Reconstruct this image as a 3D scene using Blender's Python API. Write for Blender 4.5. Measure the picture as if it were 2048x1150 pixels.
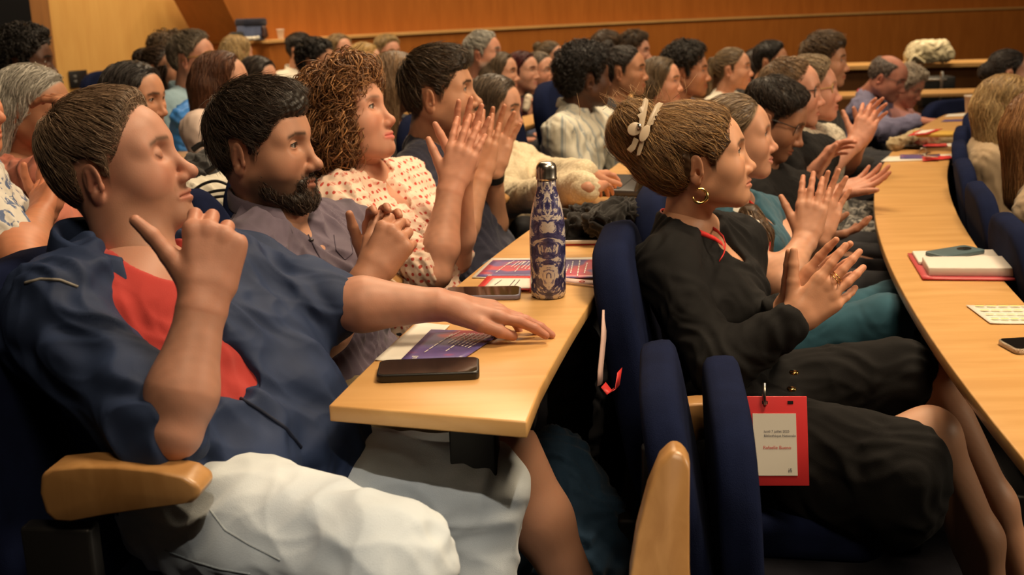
import bpy, math, random
import numpy as np
from mathutils import Matrix, Vector
random.seed(3); RNG = np.random.default_rng(7)
for _o in list(bpy.data.objects): bpy.data.objects.remove(_o)
SC = bpy.context.scene; COL = SC.collection

# ---------------------------------------------------------------- camera
F_PX = 2200.0; PITCH = math.radians(14.5); ROLL = math.radians(1.5)
CAM = np.array([0, 0, 1.30])
_fw = np.array([0, math.cos(PITCH), -math.sin(PITCH)]); _u0 = np.array([0, math.sin(PITCH), math.cos(PITCH)]); _r0 = np.array([1., 0, 0])
_R = _r0*math.cos(ROLL)-_u0*math.sin(ROLL); _U = _u0*math.cos(ROLL)+_r0*math.sin(ROLL)
cam = bpy.data.cameras.new('camera'); cam_o = bpy.data.objects.new('camera', cam); COL.objects.link(cam_o)
cam.sensor_width = 36; cam.lens = F_PX/2048*36; cam.clip_start = .05
cam.dof.use_dof = True; cam.dof.focus_distance = 2.0; cam.dof.aperture_fstop = 5.6
_m = Matrix(((_R[0], _U[0], -_fw[0], CAM[0]), (_R[1], _U[1], -_fw[1], CAM[1]), (_R[2], _U[2], -_fw[2], CAM[2]), (0, 0, 0, 1)))
cam_o.matrix_world = _m; SC.camera = cam_o
def Pd(x, y, d):                    # photograph pixel at a distance -> point in the hall
    return CAM+(_fw+_R*(x-1024)/F_PX-_U*(y-575)/F_PX)*d
def Pz(x, y, z):                    # photograph pixel on a level plane
    r = _fw+_R*(x-1024)/F_PX-_U*(y-575)/F_PX
    return CAM+r*(z-CAM[2])/r[2]

# ---------------------------------------------------------------- light
W = bpy.data.worlds.new('hall_air'); SC.world = W; W.use_nodes = True
W.node_tree.nodes['Background'].inputs[0].default_value = (1, .72, .45, 1); W.node_tree.nodes['Background'].inputs[1].default_value = .016
def area(name, loc, target, size, power, col=(1, .80, .56), sy=None, spread=180):
    l = bpy.data.lights.new(name, 'AREA'); l.energy = power; l.color = col; l.size = size; l.spread = math.radians(spread)
    if sy: l.shape = 'RECTANGLE'; l.size_y = sy
    o = bpy.data.objects.new(name, l); COL.objects.link(o); o.location = loc
    o.rotation_euler = (Vector(target)-Vector(loc)).to_track_quat('-Z', 'Y').to_euler()
    return o
WARM = (1, .76, .49)
area('ceiling_light_front', (1.6, 1.8, 4.3), (.3, 2.1, .6), .9, 68, WARM, spread=120)
area('ceiling_light_near', (.5, -.6, 4.2), (.4, 2.3, .8), 1.0, 36, WARM, spread=140)
area('ceiling_light_mid', (.8, 4.9, 4.6), (.4, 4.7, .6), 1.4, 104, WARM, spread=130)
area('ceiling_light_far', (.0, 8.2, 4.6), (.0, 8.0, .6), 2.2, 105, WARM, spread=150)
area('right_wall_fill', (3.6, 8.8, 4.5), (3.8, 11.5, .8), 2.0, 265, WARM, spread=170)  # unseen fill lamp added to brighten the far right wall
area('wall_washer', (-2.9, 7.6, 3.6), (-3.4, 10.0, 1.3), 1.4, 112, WARM, spread=160)
area('stage_light', (7.5, 1.2, 3.8), (.0, 2.8, .9), 1.2, 60, (1, .80, .55), spread=100)
def spot(name, loc, target, power, cone, blend, col):
    l = bpy.data.lights.new(name, 'SPOT'); l.energy = power; l.color = col; l.spot_size = math.radians(cone); l.spot_blend = blend; l.shadow_soft_size = .03
    o = bpy.data.objects.new(name, l); COL.objects.link(o); o.location = loc; o.rotation_euler = (Vector(target)-Vector(loc)).to_track_quat('-Z', 'Y').to_euler()
spot('jeans_fill_spot', (.5, -1.5, 4.0), (-.16, 1.40, .40), 400, 10, .7, (1, .90, .76))  # added spot, stands in for projector light on the jeans
vs = SC.view_settings; vs.view_transform = 'Standard'; vs.look = 'None'; vs.exposure = 0.0; vs.gamma = 1; vs.use_curve_mapping = False

# ---------------------------------------------------------------- materials
def new_mat(name):
    m = bpy.data.materials.new(name); m.use_nodes = True
    nt = m.node_tree; return m, nt, nt.nodes['Principled BSDF']
def N(nt, t, **kw):
    n = nt.nodes.new(t)
    for k, v in kw.items():
        if k[0] == 'i': n.inputs[int(k[1:])].default_value = v
        else: setattr(n, k, v)
    return n
def ramp(nt, fac, stops):
    r = N(nt, 'ShaderNodeValToRGB'); e = r.color_ramp.elements
    while len(e) < len(stops): e.new(.5)
    for q, (p, c) in zip(e, stops): q.position = p; q.color = (*c, 1)
    nt.links.new(fac, r.inputs[0]); return r.outputs[0]
def coords(nt, scale=(1, 1, 1), kind='Object', rot=(0, 0, 0)):
    t = N(nt, 'ShaderNodeTexCoord'); mp = N(nt, 'ShaderNodeMapping'); mp.inputs['Scale'].default_value = scale; mp.inputs['Rotation'].default_value = rot
    nt.links.new(t.outputs[kind], mp.inputs[0]); return mp.outputs[0]
def bump(nt, b, fac, strength=.2, dist=.004):
    n = N(nt, 'ShaderNodeBump'); n.inputs['Strength'].default_value = strength; n.inputs['Distance'].default_value = dist
    nt.links.new(fac, n.inputs['Height']); nt.links.new(n.outputs[0], b.inputs['Normal'])
MAT = {}
def plain(name, col, rough=.6, metal=0, spec=.5, bumps=None, var=0):
    if name in MAT: return MAT[name]
    m, nt, b = new_mat(name)
    b.inputs['Base Color'].default_value = (*col, 1); b.inputs['Roughness'].default_value = rough; b.inputs['Metallic'].default_value = metal
    b.inputs['Specular IOR Level'].default_value = spec
    if var:
        n = N(nt, 'ShaderNodeTexNoise'); n.inputs['Scale'].default_value = 9; n.inputs['Detail'].default_value = 5
        nt.links.new(coords(nt), n.inputs[0])
        c = ramp(nt, n.outputs[0], [(.3, tuple(x*(1-var) for x in col)), (.7, tuple(min(1, x*(1+var)) for x in col))])
        nt.links.new(c, b.inputs['Base Color'])
    if bumps:
        n = N(nt, 'ShaderNodeTexNoise'); n.inputs['Scale'].default_value = bumps[0]; n.inputs['Detail'].default_value = 4
        nt.links.new(coords(nt), n.inputs[0]); bump(nt, b, n.outputs[0], bumps[1], bumps[2] if len(bumps) > 2 else .004)
    MAT[name] = m; return m
def wood(name, c1, c2, rough=.35, scale=(1.5, 1.5, 14), kind='Object', cl=.0):
    if name in MAT: return MAT[name]
    m, nt, b = new_mat(name); v = coords(nt, scale, kind)
    n = N(nt, 'ShaderNodeTexNoise'); n.inputs['Scale'].default_value = 4; n.inputs['Detail'].default_value = 8; n.inputs['Distortion'].default_value = .6
    nt.links.new(v, n.inputs[0])
    nt.links.new(ramp(nt, n.outputs[0], [(.35, c1), (.65, c2)]), b.inputs['Base Color'])
    b.inputs['Roughness'].default_value = rough; b.inputs['Coat Weight'].default_value = cl; b.inputs['Coat Roughness'].default_value = .25
    bump(nt, b, n.outputs[0], .05, .002)
    MAT[name] = m; return m
def cloth(name, col, rough=.85, weave=900, var=.12, sheen=.15, fold=0, bs=.25, spec=.25):
    if name in MAT: return MAT[name]
    m, nt, b = new_mat(name)
    v = coords(nt)
    n = N(nt, 'ShaderNodeTexNoise'); n.inputs['Scale'].default_value = 14; n.inputs['Detail'].default_value = 6; nt.links.new(v, n.inputs[0])
    nt.links.new(ramp(nt, n.outputs[0], [(.3, tuple(x*(1-var) for x in col)), (.7, tuple(min(1, x*(1+var)) for x in col))]), b.inputs['Base Color'])
    b.inputs['Roughness'].default_value = rough; b.inputs['Sheen Weight'].default_value = sheen; b.inputs['Specular IOR Level'].default_value = spec
    w = N(nt, 'ShaderNodeTexNoise'); w.inputs['Scale'].default_value = weave; w.inputs['Detail'].default_value = 2; nt.links.new(v, w.inputs[0])
    bump(nt, b, w.outputs[0], bs, .0015)
    MAT[name] = m; return m
def attr_mat(name, rough=.5, sss=0, spec=.4, bs=0, scale=600, aniso=0, coat=0, sheen=0):
    if name in MAT: return MAT[name]
    m, nt, b = new_mat(name); a = N(nt, 'ShaderNodeVertexColor'); a.layer_name = 'Col'
    nt.links.new(a.outputs[0], b.inputs['Base Color']); b.inputs['Roughness'].default_value = rough; b.inputs['Specular IOR Level'].default_value = spec
    if sss:
        b.inputs['Subsurface Weight'].default_value = sss; b.inputs['Subsurface Radius'].default_value = (1, .35, .18); b.inputs['Subsurface Scale'].default_value = .006
    if bs:
        n = N(nt, 'ShaderNodeTexNoise'); n.inputs['Scale'].default_value = scale; n.inputs['Detail'].default_value = 3; nt.links.new(coords(nt), n.inputs[0])
        bump(nt, b, n.outputs[0], bs, .0012)
    b.inputs['Sheen Weight'].default_value = sheen
    MAT[name] = m; return m
SKIN = attr_mat('skin', .48, .12, .35, .12, 420)
HAIR = attr_mat('hair', .42, 0, .35)
EYE = attr_mat('eye', .08, 0, .5)
PRINT = attr_mat('printed_paper', .45, 0, .4)

# ---------------------------------------------------------------- mesh helpers
def mesh_obj(name, V, F, mat, parent=None, col=None, smooth=True):
    """V (n,3) world points; F int array of quads or triangles, or list of such arrays"""
    V = np.asarray(V, np.float32)
    FS = F if isinstance(F, list) else [F]
    FS = [np.asarray(f, np.int32) for f in FS if len(f)]
    me = bpy.data.meshes.new(name)
    me.vertices.add(len(V)); me.vertices.foreach_set('co', V.ravel())
    nl = sum(f.size for f in FS); npoly = sum(len(f) for f in FS)
    me.loops.add(nl); me.loops.foreach_set('vertex_index', np.concatenate([f.ravel() for f in FS]))
    me.polygons.add(npoly)
    tot = np.concatenate([np.full(len(f), f.shape[1], np.int32) for f in FS]); st = np.concatenate([[0], np.cumsum(tot)[:-1]]).astype(np.int32)
    me.polygons.foreach_set('loop_start', st); me.polygons.foreach_set('loop_total', tot)
    me.polygons.foreach_set('use_smooth', np.full(npoly, smooth))
    if col is not None:
        a = me.color_attributes.new('Col', 'FLOAT_COLOR', 'POINT'); c = np.ones((len(V), 4), np.float32); c[:, :3] = col
        a.data.foreach_set('color', c.ravel())
    me.update(calc_edges=True); me.validate()
    if mat: me.materials.append(mat)
    o = bpy.data.objects.new(name, me); COL.objects.link(o)
    if parent is not None: set_parent(o, parent)
    return o
def set_parent(o, p):
    o.parent = p
    pm = Matrix.Identity(4); q = p
    pm = world_of(p); o.matrix_parent_inverse = pm.inverted()
WORLD = {}
def world_of(o):
    return WORLD.get(o.name, Matrix.Identity(4))
def thing(name, label, cat, loc=(0, 0, 0), group=None):
    o = bpy.data.objects.new(name, None); COL.objects.link(o); o.location = loc; o.empty_display_size = .1
    WORLD[o.name] = Matrix.Translation(loc)
    return tag(o, label, cat, group)
def tag(o, label, cat, group=None):
    o['label'] = label; o['category'] = cat
    if group: o['group'] = group
    return o
def structure(o): o['kind'] = 'structure'; return o
class MB:
    """collects boxes, tubes and strips of one part"""
    def __init__(s): s.V = []; s.Q = []; s.T = []; s.n = 0; s.C = []
    def add(s, V, Q=(), T=(), col=None):
        V = np.asarray(V, float); s.V.append(V)
        if len(Q): s.Q.append(np.asarray(Q)+s.n)
        if len(T): s.T.append(np.asarray(T)+s.n)
        s.C.append(np.tile(np.asarray(col if col is not None else (1, 1, 1), float), (len(V), 1)))
        s.n += len(V); return s
    def hexa(s, bot, top, col=None):
        n = len(bot); V = list(bot)+list(top)
        q = [[i, (i+1) % n, n+(i+1) % n, n+i] for i in range(n)]
        if n == 4: return s.add(V, q+[[3, 2, 1, 0], [4, 5, 6, 7]], col=col)
        V = V+[np.mean(bot, 0), np.mean(top, 0)]
        t = [[(i+1) % n, i, 2*n] for i in range(n)]+[[n+i, n+(i+1) % n, 2*n+1] for i in range(n)]
        return s.add(V, q, t, col)
    def box(s, c, sx, sy, sz, ax=(1, 0, 0), ay=(0, 1, 0), az=(0, 0, 1), col=None):
        c = np.asarray(c, float); ax, ay, az = [np.asarray(a, float) for a in (ax, ay, az)]
        b = [c+ax*sx/2*i+ay*sy/2*j-az*sz/2 for i, j in ((-1, -1), (1, -1), (1, 1), (-1, 1))]
        return s.hexa(b, [p+az*sz for p in b], col)
    def tube(s, pts, r, n=8, col=None, flat=None, cap=True):
        pts = np.asarray(pts, float); m = len(pts); r = np.broadcast_to(r, (m,))
        t = np.gradient(pts, axis=0); t /= np.linalg.norm(t, axis=1)[:, None]+1e-9
        ref = np.array([0, 0, 1.]) if abs(t[0, 2]) < .9 else np.array([1., 0, 0])
        V = []
        for i in range(m):
            u = ref-t[i]*(ref@t[i]); u /= np.linalg.norm(u)+1e-9; w = np.cross(t[i], u); ref = u
            for k in range(n):
                a = 2*math.pi*k/n; V.append(pts[i]+r[i]*(u*math.cos(a)*(flat or 1)+w*math.sin(a)))
        q = [[i*n+k, i*n+(k+1) % n, (i+1)*n+(k+1) % n, (i+1)*n+k] for i in range(m-1) for k in range(n)]
        T = []
        if cap:
            V += [pts[0], pts[-1]]
            T = [[(k+1) % n, k, m*n] for k in range(n)]+[[(m-1)*n+k, (m-1)*n+(k+1) % n, m*n+1] for k in range(n)]
        return s.add(V, q, T, col)
    def lathe(s, c, prof, n=32, col=None, az=(0, 0, 1)):
        V = []; c = np.asarray(c, float)
        for r, z in prof:
            for k in range(n):
                a = 2*math.pi*k/n; V.append(c+np.array([r*math.cos(a), r*math.sin(a), z]))
        m = len(prof)
        q = [[i*n+k, i*n+(k+1) % n, (i+1)*n+(k+1) % n, (i+1)*n+k] for i in range(m-1) for k in range(n)]
        V += [c+np.array([0, 0, prof[0][1]]), c+np.array([0, 0, prof[-1][1]])]
        T = [[(k+1) % n, k, m*n] for k in range(n)]+[[(m-1)*n+k, (m-1)*n+(k+1) % n, m*n+1] for k in range(n)]
        return s.add(V, q, T, col)
    def build(s, name, mat, parent=None, smooth=False, bevel=0, seg=2, usecol=False):
        o = mesh_obj(name, np.concatenate(s.V), [np.concatenate(x) for x in (s.Q, s.T) if x], mat, parent, np.concatenate(s.C) if usecol else None, smooth)
        if bevel:
            b = o.modifiers.new('bevel', 'BEVEL'); b.width = bevel; b.segments = seg; b.limit_method = 'ANGLE'; b.angle_limit = .6
            o.data.polygons.foreach_set('use_smooth', np.full(len(o.data.polygons), True))
        return o

# ---------------------------------------------------------------- implicit surfaces
def cap_(a, ra, b, rb, k=.02): return ('c', np.asarray(a, float), ra, np.asarray(b, float), rb, k)
def ell_(c, r, M=None, k=.02): return ('e', np.asarray(c, float), np.asarray(r, float), M, k)
def sub_(p): return ('-',)+p
def fun_(f, lo, hi, k=.01): return ('f', f, np.asarray(lo, float), np.asarray(hi, float), k)
def pbox(p):
    if p[0] == '-': return pbox(p[1:])
    if p[0] == 'c': return np.minimum(p[1]-p[2], p[3]-p[4]), np.maximum(p[1]+p[2], p[3]+p[4])
    if p[0] == 'e':
        r = p[2] if p[3] is None else np.full(3, p[2].max()); return p[1]-r, p[1]+r
    return p[2], p[3]
def peval(p, x, y, z):
    if p[0] == 'c':
        a, ra, b, rb = p[1:5]; ab = b-a; L = ab@ab+1e-12
        px, py, pz = x-a[0], y-a[1], z-a[2]
        t = np.clip((px*ab[0]+py*ab[1]+pz*ab[2])/L, 0, 1).astype(np.float32)
        return np.sqrt((px-t*ab[0])**2+(py-t*ab[1])**2+(pz-t*ab[2])**2)-(ra+(rb-ra)*t)
    if p[0] == 'e':
        c, r, M = p[1:4]; px, py, pz = x-c[0], y-c[1], z-c[2]
        if M is not None:   # rows of M are the ellipsoid's axes
            px, py, pz = (M[0][0]*px+M[0][1]*py+M[0][2]*pz, M[1][0]*px+M[1][1]*py+M[1][2]*pz, M[2][0]*px+M[2][1]*py+M[2][2]*pz)
        k0 = np.sqrt((px/r[0])**2+(py/r[1])**2+(pz/r[2])**2); k1 = np.sqrt((px/r[0]**2)**2+(py/r[1]**2)**2+(pz/r[2]**2)**2)+1e-9
        return k0*(k0-1)/k1
    return p[1](x, y, z)
class Grid: pass
def sdf(prims, v):
    bb = [pbox(p) for p in prims if p[0] != '-']
    lo = np.min([b[0] for b in bb], 0)-4*v; hi = np.max([b[1] for b in bb], 0)+4*v
    n = np.ceil((hi-lo)/v).astype(int)+1
    D = np.full(n, .05, np.float32)
    ax = [(lo[i]+v*np.arange(n[i])).astype(np.float32) for i in range(3)]
    for p in prims:
        neg = p[0] == '-'; q = p[1:] if neg else p; k = q[-1]
        a, b = pbox(q); mg = k+4*v
        i0 = np.clip(np.floor((a-mg-lo)/v).astype(int), 0, n); i1 = np.clip(np.ceil((b+mg-lo)/v).astype(int)+1, 0, n)
        if (i1 <= i0).any(): continue
        sl = tuple(slice(i0[i], i1[i]) for i in range(3))
        x = ax[0][sl[0]][:, None, None]; y = ax[1][sl[1]][None, :, None]; z = ax[2][sl[2]][None, None, :]
        d = peval(q, x, y, z); A = D[sl]
        if neg:
            h = np.maximum(k-np.abs(A+d), 0)/k; D[sl] = np.maximum(A, -d)+h*h*k*.25
        else:
            h = np.maximum(k-np.abs(A-d), 0)/k; D[sl] = np.minimum(A, d)-h*h*k*.25
    g = Grid(); g.D = D; g.lo = lo; g.v = v; g.n = n
    return g
_E = [(0, 1), (2, 3), (4, 5), (6, 7), (0, 2), (1, 3), (4, 6), (5, 7), (0, 4), (1, 5), (2, 6), (3, 7)]
_CO = np.array([[i >> 2 & 1, i >> 1 & 1, i & 1] for i in range(8)])
def surfnet(g):
    D = g.D; s = D < 0
    cnt = sum(s[c[0]:s.shape[0]-1+c[0], c[1]:s.shape[1]-1+c[1], c[2]:s.shape[2]-1+c[2]].astype(np.int8) for c in _CO)
    act = (cnt > 0) & (cnt < 8); idx = np.argwhere(act)
    val = np.stack([D[idx[:, 0]+c[0], idx[:, 1]+c[1], idx[:, 2]+c[2]] for c in _CO], 1)
    acc = np.zeros((len(idx), 3)); num = np.zeros(len(idx))
    for a, b in _E:
        va, vb = val[:, a], val[:, b]; m = (va < 0) != (vb < 0)
        t = np.where(m, va/np.where(m, va-vb, 1), 0)
        p = _CO[a][None]+(_CO[b]-_CO[a])[None]*t[:, None]
        acc += p*m[:, None]; num += m
    V = g.lo+g.v*(idx+acc/num[:, None])
    vid = np.full(act.shape, -1, np.int32); vid[act] = np.arange(len(idx), dtype=np.int32)
    Q = []
    for ax in range(3):
        o1, o2 = [(1, 2), (2, 0), (0, 1)][ax]
        sl0 = [slice(None)]*3; sl1 = [slice(None)]*3; sl0[ax] = slice(0, -1); sl1[ax] = slice(1, None)
        a = s[tuple(sl0)]; b = s[tuple(sl1)]
        e = np.argwhere(a != b); ok = (e[:, o1] > 0) & (e[:, o2] > 0) & (e[:, o1] < s.shape[o1]-1) & (e[:, o2] < s.shape[o2]-1); e = e[ok]
        ins = a[tuple(e.T)]
        d1 = np.zeros(3, int); d1[o1] = 1; d2 = np.zeros(3, int); d2[o2] = 1
        q = np.stack([vid[tuple((e-d1-d2).T)], vid[tuple((e-d2).T)], vid[tuple(e.T)], vid[tuple((e-d1).T)]], 1)
        q[~ins] = q[~ins][:, ::-1]; Q.append(q)
    Q = np.concatenate(Q); Q = Q[(Q >= 0).all(1)]
    return V, Q
def gsample(g, P):
    q = (P-g.lo)/g.v; q = np.clip(q, 0, g.n-1.001); i = q.astype(int); f = q-i; r = 0
    for c in _CO:
        w = np.prod(np.where(c, f, 1-f), 1); r = r+w*g.D[i[:, 0]+c[0], i[:, 1]+c[1], i[:, 2]+c[2]]
    return r
def ggrad(g, P, e=None):
    e = e or g.v; r = np.stack([gsample(g, P+d)-gsample(g, P-d) for d in np.eye(3)*e], 1)
    return r/(np.linalg.norm(r, axis=1)[:, None]+1e-9)
def wav(P, scale, seed=0, n=7, ridge=False):
    r = np.random.default_rng(seed); o = 0
    for i in range(n):
        k = r.normal(size=3); k /= np.linalg.norm(k); k *= (2*math.pi/scale)*(.5+r.random()*1.3)
        w = np.sin(P@k+r.random()*7); o = o+(1-2*np.abs(w) if ridge else w)/n**.5
    return o
def folds(g, V, amp, scale, seed=0, axis=None, stretch=3.0):
    """push cloth in and out along its normals; folds run along axis"""
    P = V
    if axis is not None:
        a = np.asarray(axis, float); a = a/np.linalg.norm(a); P = V-np.outer(V@a, a)*(1-1/stretch)
    P = P+.03*np.stack([wav(V, .2, seed+k) for k in (1, 2, 3)], 1)
    d = wav(P, scale, seed, 6, True)*.7+wav(P, scale*.5, seed+5, 5)*.35
    return V+ggrad(g, V)*(d*amp)[:, None]
def hit(g, px, py, M=None, o=None, s=1.0, d0=.9, d1=7.5, off=0.0):
    """first point of a surface seen in the direction of a photograph pixel"""
    dd = np.arange(d0, d1, g.v*.6); W = CAM+np.outer(dd, _fw+_R*(px-1024)/F_PX-_U*(py-575)/F_PX)
    L = W if M is None else ((W-o)@M)/s
    ok = ((L > g.lo+g.v) & (L < g.lo+(g.n-2)*g.v)).all(1); D = np.where(ok, gsample(g, L), 1.0)
    i = np.argmax(D < 0) if (D < 0).any() else int(np.argmin(D))
    return W[max(0, i-1)]-unit(W[-1]-W[0])*off
def hit_mesh(o, pts, off=.001):
    from mathutils.bvhtree import BVHTree
    me = o.data; t = BVHTree.FromPolygons([v.co[:] for v in me.vertices], [p.vertices[:] for p in me.polygons]); out = []
    for px, py in pts:
        d = unit(_fw+_R*(px-1024)/F_PX-_U*(py-575)/F_PX); r = t.ray_cast(Vector(CAM), Vector(d))
        if r[0] is not None: out.append(np.array(r[0])-d*off)
    return out
def Rz(a): c, s = math.cos(a), math.sin(a); return np.array([[c, -s, 0], [s, c, 0], [0, 0, 1.]])
def Ry(a): c, s = math.cos(a), math.sin(a); return np.array([[c, 0, s], [0, 1, 0], [-s, 0, c.real]])
def Rx(a): c, s = math.cos(a), math.sin(a); return np.array([[1, 0, 0], [0, c, -s], [0, s, c]])
def unit(v): v = np.asarray(v, float); return v/(np.linalg.norm(v)+1e-12)

# ---------------------------------------------------------------- the curved rows
RC = np.array([11.86, .20])
def row_frame(a_deg, r, z=0):
    a = math.radians(a_deg); p = np.array([RC[0]-r*math.cos(a), RC[1]+r*math.sin(a), z])
    return p, np.array([math.cos(a), -math.sin(a), 0]), np.array([math.sin(a), math.cos(a), 0])   # place, forward (to the stage), along the row away from the camera

# ---------------------------------------------------------------- people: heads
SKT = np.array([.88, .78, .74])
ZX = np.array([-.2, -.085, -.055, -.037, -.031, .004, .010, .020, .024, .045, .062, .074, .086, .2]); ZZ = np.array([-.075, -.068, -.048, -.026, .036, .036, -.010, -.012, .03, .052, .078, .098, .118, .2])
def hairline(x, rec=0): return np.interp(x+rec, ZX, ZZ)
def head_prims(h, neck):
    fm = h.get('fem', False); jw = h.get('jaw', .92 if fm else 1.0); ns = h.get('nose', .9 if fm else 1.0); ck = h.get('cheek', 1.0)
    P = [ell_((-.007, 0, .038), (.097, .076, .089)), ell_((.036, 0, .048), (.062, .065, .056), k=.03),
         ell_((.036, 0, -.018), (.058, .060*jw, .072), k=.03)]
    for s in (-1, 1):
        P += [ell_((.057, s*.039, -.016), (.029, .026*ck, .027), k=.04), ell_((.030, s*.046*jw, -.044), (.034, .020, .036), k=.035),
              cap_((.002, s*.054*jw, -.046), .019, (.072, s*.017*jw, -.090), .016, k=.03),
              cap_((.089, s*.010, .036), .010, (.070, s*.047, .034), .011, k=.02)]
    P += [ell_((.070, 0, -.054), (.031, .031, .031), k=.02), ell_((.080, 0, -.088), (.020, .019 if fm else .023, .017), k=.018),
          ell_((.028, 0, -.066), (.050, .043*jw, .028), k=.03)]
    nr = .049 if fm else .057
    nr *= h.get('neckr', 1)
    P += [cap_((-.020, 0, -.030), nr, np.asarray(neck)*.5+np.array([-.012, 0, -.02])*.5, nr*.97, k=.03), cap_(np.asarray(neck)*.5+np.array([-.012, 0, -.02])*.5, nr*.97, neck, nr*1.15, k=.02)]
    for s in (-1, 1): P += [sub_(ell_((.1015, s*.033, .0195), (.021, .018, .0145), k=.014))]
    P += [cap_((.090, 0, .024), .0065, (.092+.020*ns, 0, -.020), .0085, k=.014), ell_((.094+.020*ns, 0, -.026), (.0118, .0105, .0098), k=.012)]
    for s in (-1, 1):
        P += [ell_((.094+.008*ns, s*.0125, -.031), (.011, .0072, .0080), k=.008)]
        P += [ell_((.0785, s*.032, .019), (.0150, .0155, .0135) if h.get('closed') else (.0138, .0150, .0128), k=.005)]
        if not h.get('closed'): P += [sub_(ell_((.0925, s*.0325, .0185+h.get('eye_up', 0)), (.0118, .0134, .0054*h.get('open', .68 if h.get('far') else .95)), k=.0025))]
        P += [sub_(ell_((.096+.010*ns, s*.0058, -.0385), (.0045, .0028, .0034), k=.003))]
        mo = h.get('smile', 0)
        P += [cap_((.1030, 0, -.0545), .0052, (.0915, s*.0225, -.0585+mo), .0028, k=.006), cap_((.1015, 0, -.0650), .0062, (.0910, s*.0200, -.0605+mo), .0028, k=.006)]
    P += [sub_(cap_((.1095, 0, -.0597), .0022, (.0945, .0225, -.0592+h.get('smile', 0)), .0016, k=.003)), sub_(cap_((.1095, 0, -.0597), .0022, (.0945, -.0225, -.0592+h.get('smile', 0)), .0016, k=.003))]
    for s in (-1, 1):
        M = Rx(-s*.10)@Rz(s*.42)@Ry(.20); Mi = M.T
        c = np.array([-.013, s*.0785, .002]); o = M@np.array([0, s, 0])
        P += [ell_(c, (.0185, .0060, .0325), Mi, k=.006), ell_(c+M@np.array([.004, s*.000, -.026]), (.010, .0055, .010), Mi, k=.006),
              sub_(ell_(c+o*.0075+M@np.array([.002, 0, .004]), (.0128, .0065, .0235), Mi, k=.004)),
              sub_(ell_(c+o*.002+M@np.array([.006, 0, -.008]), (.0065, .008, .008), Mi, k=.004)),
              cap_(c+o*.0025+M@np.array([-.004, 0, .018]), .003, c+o*.0035+M@np.array([-.006, 0, -.012]), .003, k=.004),
              ell_(c+M@np.array([.0155, -s*.001, -.006]), (.004, .004, .006), Mi, k=.004)]
    return P
def mix(a, b, t): return a*(1-t[:, None])+np.asarray(b)*t[:, None]
def sst(x, a, b): t = np.clip((x-a)/(b-a), 0, 1); return t*t*(3-2*t)
def head_colour(V, h):
    sk = np.asarray(h['skin'], float)*SKT; x, y, z = V.T; ay = np.abs(y)
    c = np.tile(sk, (len(V), 1)); red = np.array([sk[0]*1.03, sk[1]*.74, sk[2]*.68])
    c *= (1+.05*wav(V, .03, 3))[:, None]
    r = .75*np.exp(-((x-.075)**2/.03**2+(ay-.04)**2/.022**2+(z+.018)**2/.022**2))+.7*np.exp(-((x-.112)**2+(y)**2+(z+.027)**2)/.018**2)+.6*np.exp(-((x+.01)**2/.03**2+(ay-.085)**2/.012**2+(z)**2/.04**2))
    c = mix(c, red, np.clip(r*h.get('flush', .6), 0, .8))
    lz = .0585+0*x
    lip = np.exp(-((np.abs(z+.0595-h.get('smile', 0)*ay/.0225)/.0088)**4))*(x > .086)*np.exp(-(ay/.0245)**6)
    c = mix(c, h.get('lip', (sk[0]*.78, sk[1]*.48, sk[2]*.46)), lip*.85)
    dk = sk*np.array([.62, .5, .45])
    c = mix(c, dk*(.45 if h.get('far') else 1), (.9 if h.get('far') else .55)*np.exp(-(((x-.09)/.02)**2+((ay-.033)/.02)**2+((z-.0185)/.0055)**2)*1.2)*(1 if not h.get('closed') else .45))
    if h.get('closed'): c = mix(c, dk*.55, .9*np.exp(-((z-(.0105+6*(ay-.032)**2*8))/.0016)**2)*(np.abs(ay-.032) < .0135)*(x > .075))
    else: c = mix(c, np.array([.02, .012, .008]), .9*np.exp(-((z-(.0225-5*(ay-.032)**2*4))/.0015)**2)*(np.abs(ay-.033) < .0145)*(x > .072))
    br = np.exp(-(((z-(.0405-.9*np.maximum(ay-.038, 0)**1.0*.35+.10*(ay-.02)*(ay < .038)))/.0042)**2))*sst(ay, .008, .014)*(1-sst(ay, .050, .058))*(x > .05)
    c = mix(c, h['brow'], np.clip(br*h.get('browk', .85)*(1.35 if h.get('far') else 1)*1.0, 0, 1))
    bd = h.get('beard', 0)
    if bd:
        jaw = sst(-z, .018, .05)*sst(x, -.02, .012)*(1-.0*x)
        mou = np.exp(-((z+.045)/.008)**2)*(x > .08)*(ay < .03)
        cheek = 1-sst(z+.03+.55*(x-.03), .0, .03)*(ay > .02)
        nk = 1-sst(-z, .105, .13)
        b = np.clip(np.maximum(jaw*cheek*(1-lip), mou*.9)*nk, 0, 1)*(1-np.exp(-((z+.073)/.006)**2)*(ay < .012)*.3)
        c = mix(c, h.get('beardc', h['brow']), np.clip(b*bd, 0, 1))
    hr = sst(z-hairline(x, h.get('rec', 0)), -.006, .012)*(ay < .084)*(1-np.exp(-(((x+.011)/.020)**2+(z/.034)**2)*.9)*(ay > .068))
    if not h.get('bald'): c = mix(c, np.asarray(h['hair'])*.8, np.clip(hr, 0, 1)*h.get('scalp', .95))
    return np.clip(c, 0, 1)
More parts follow.
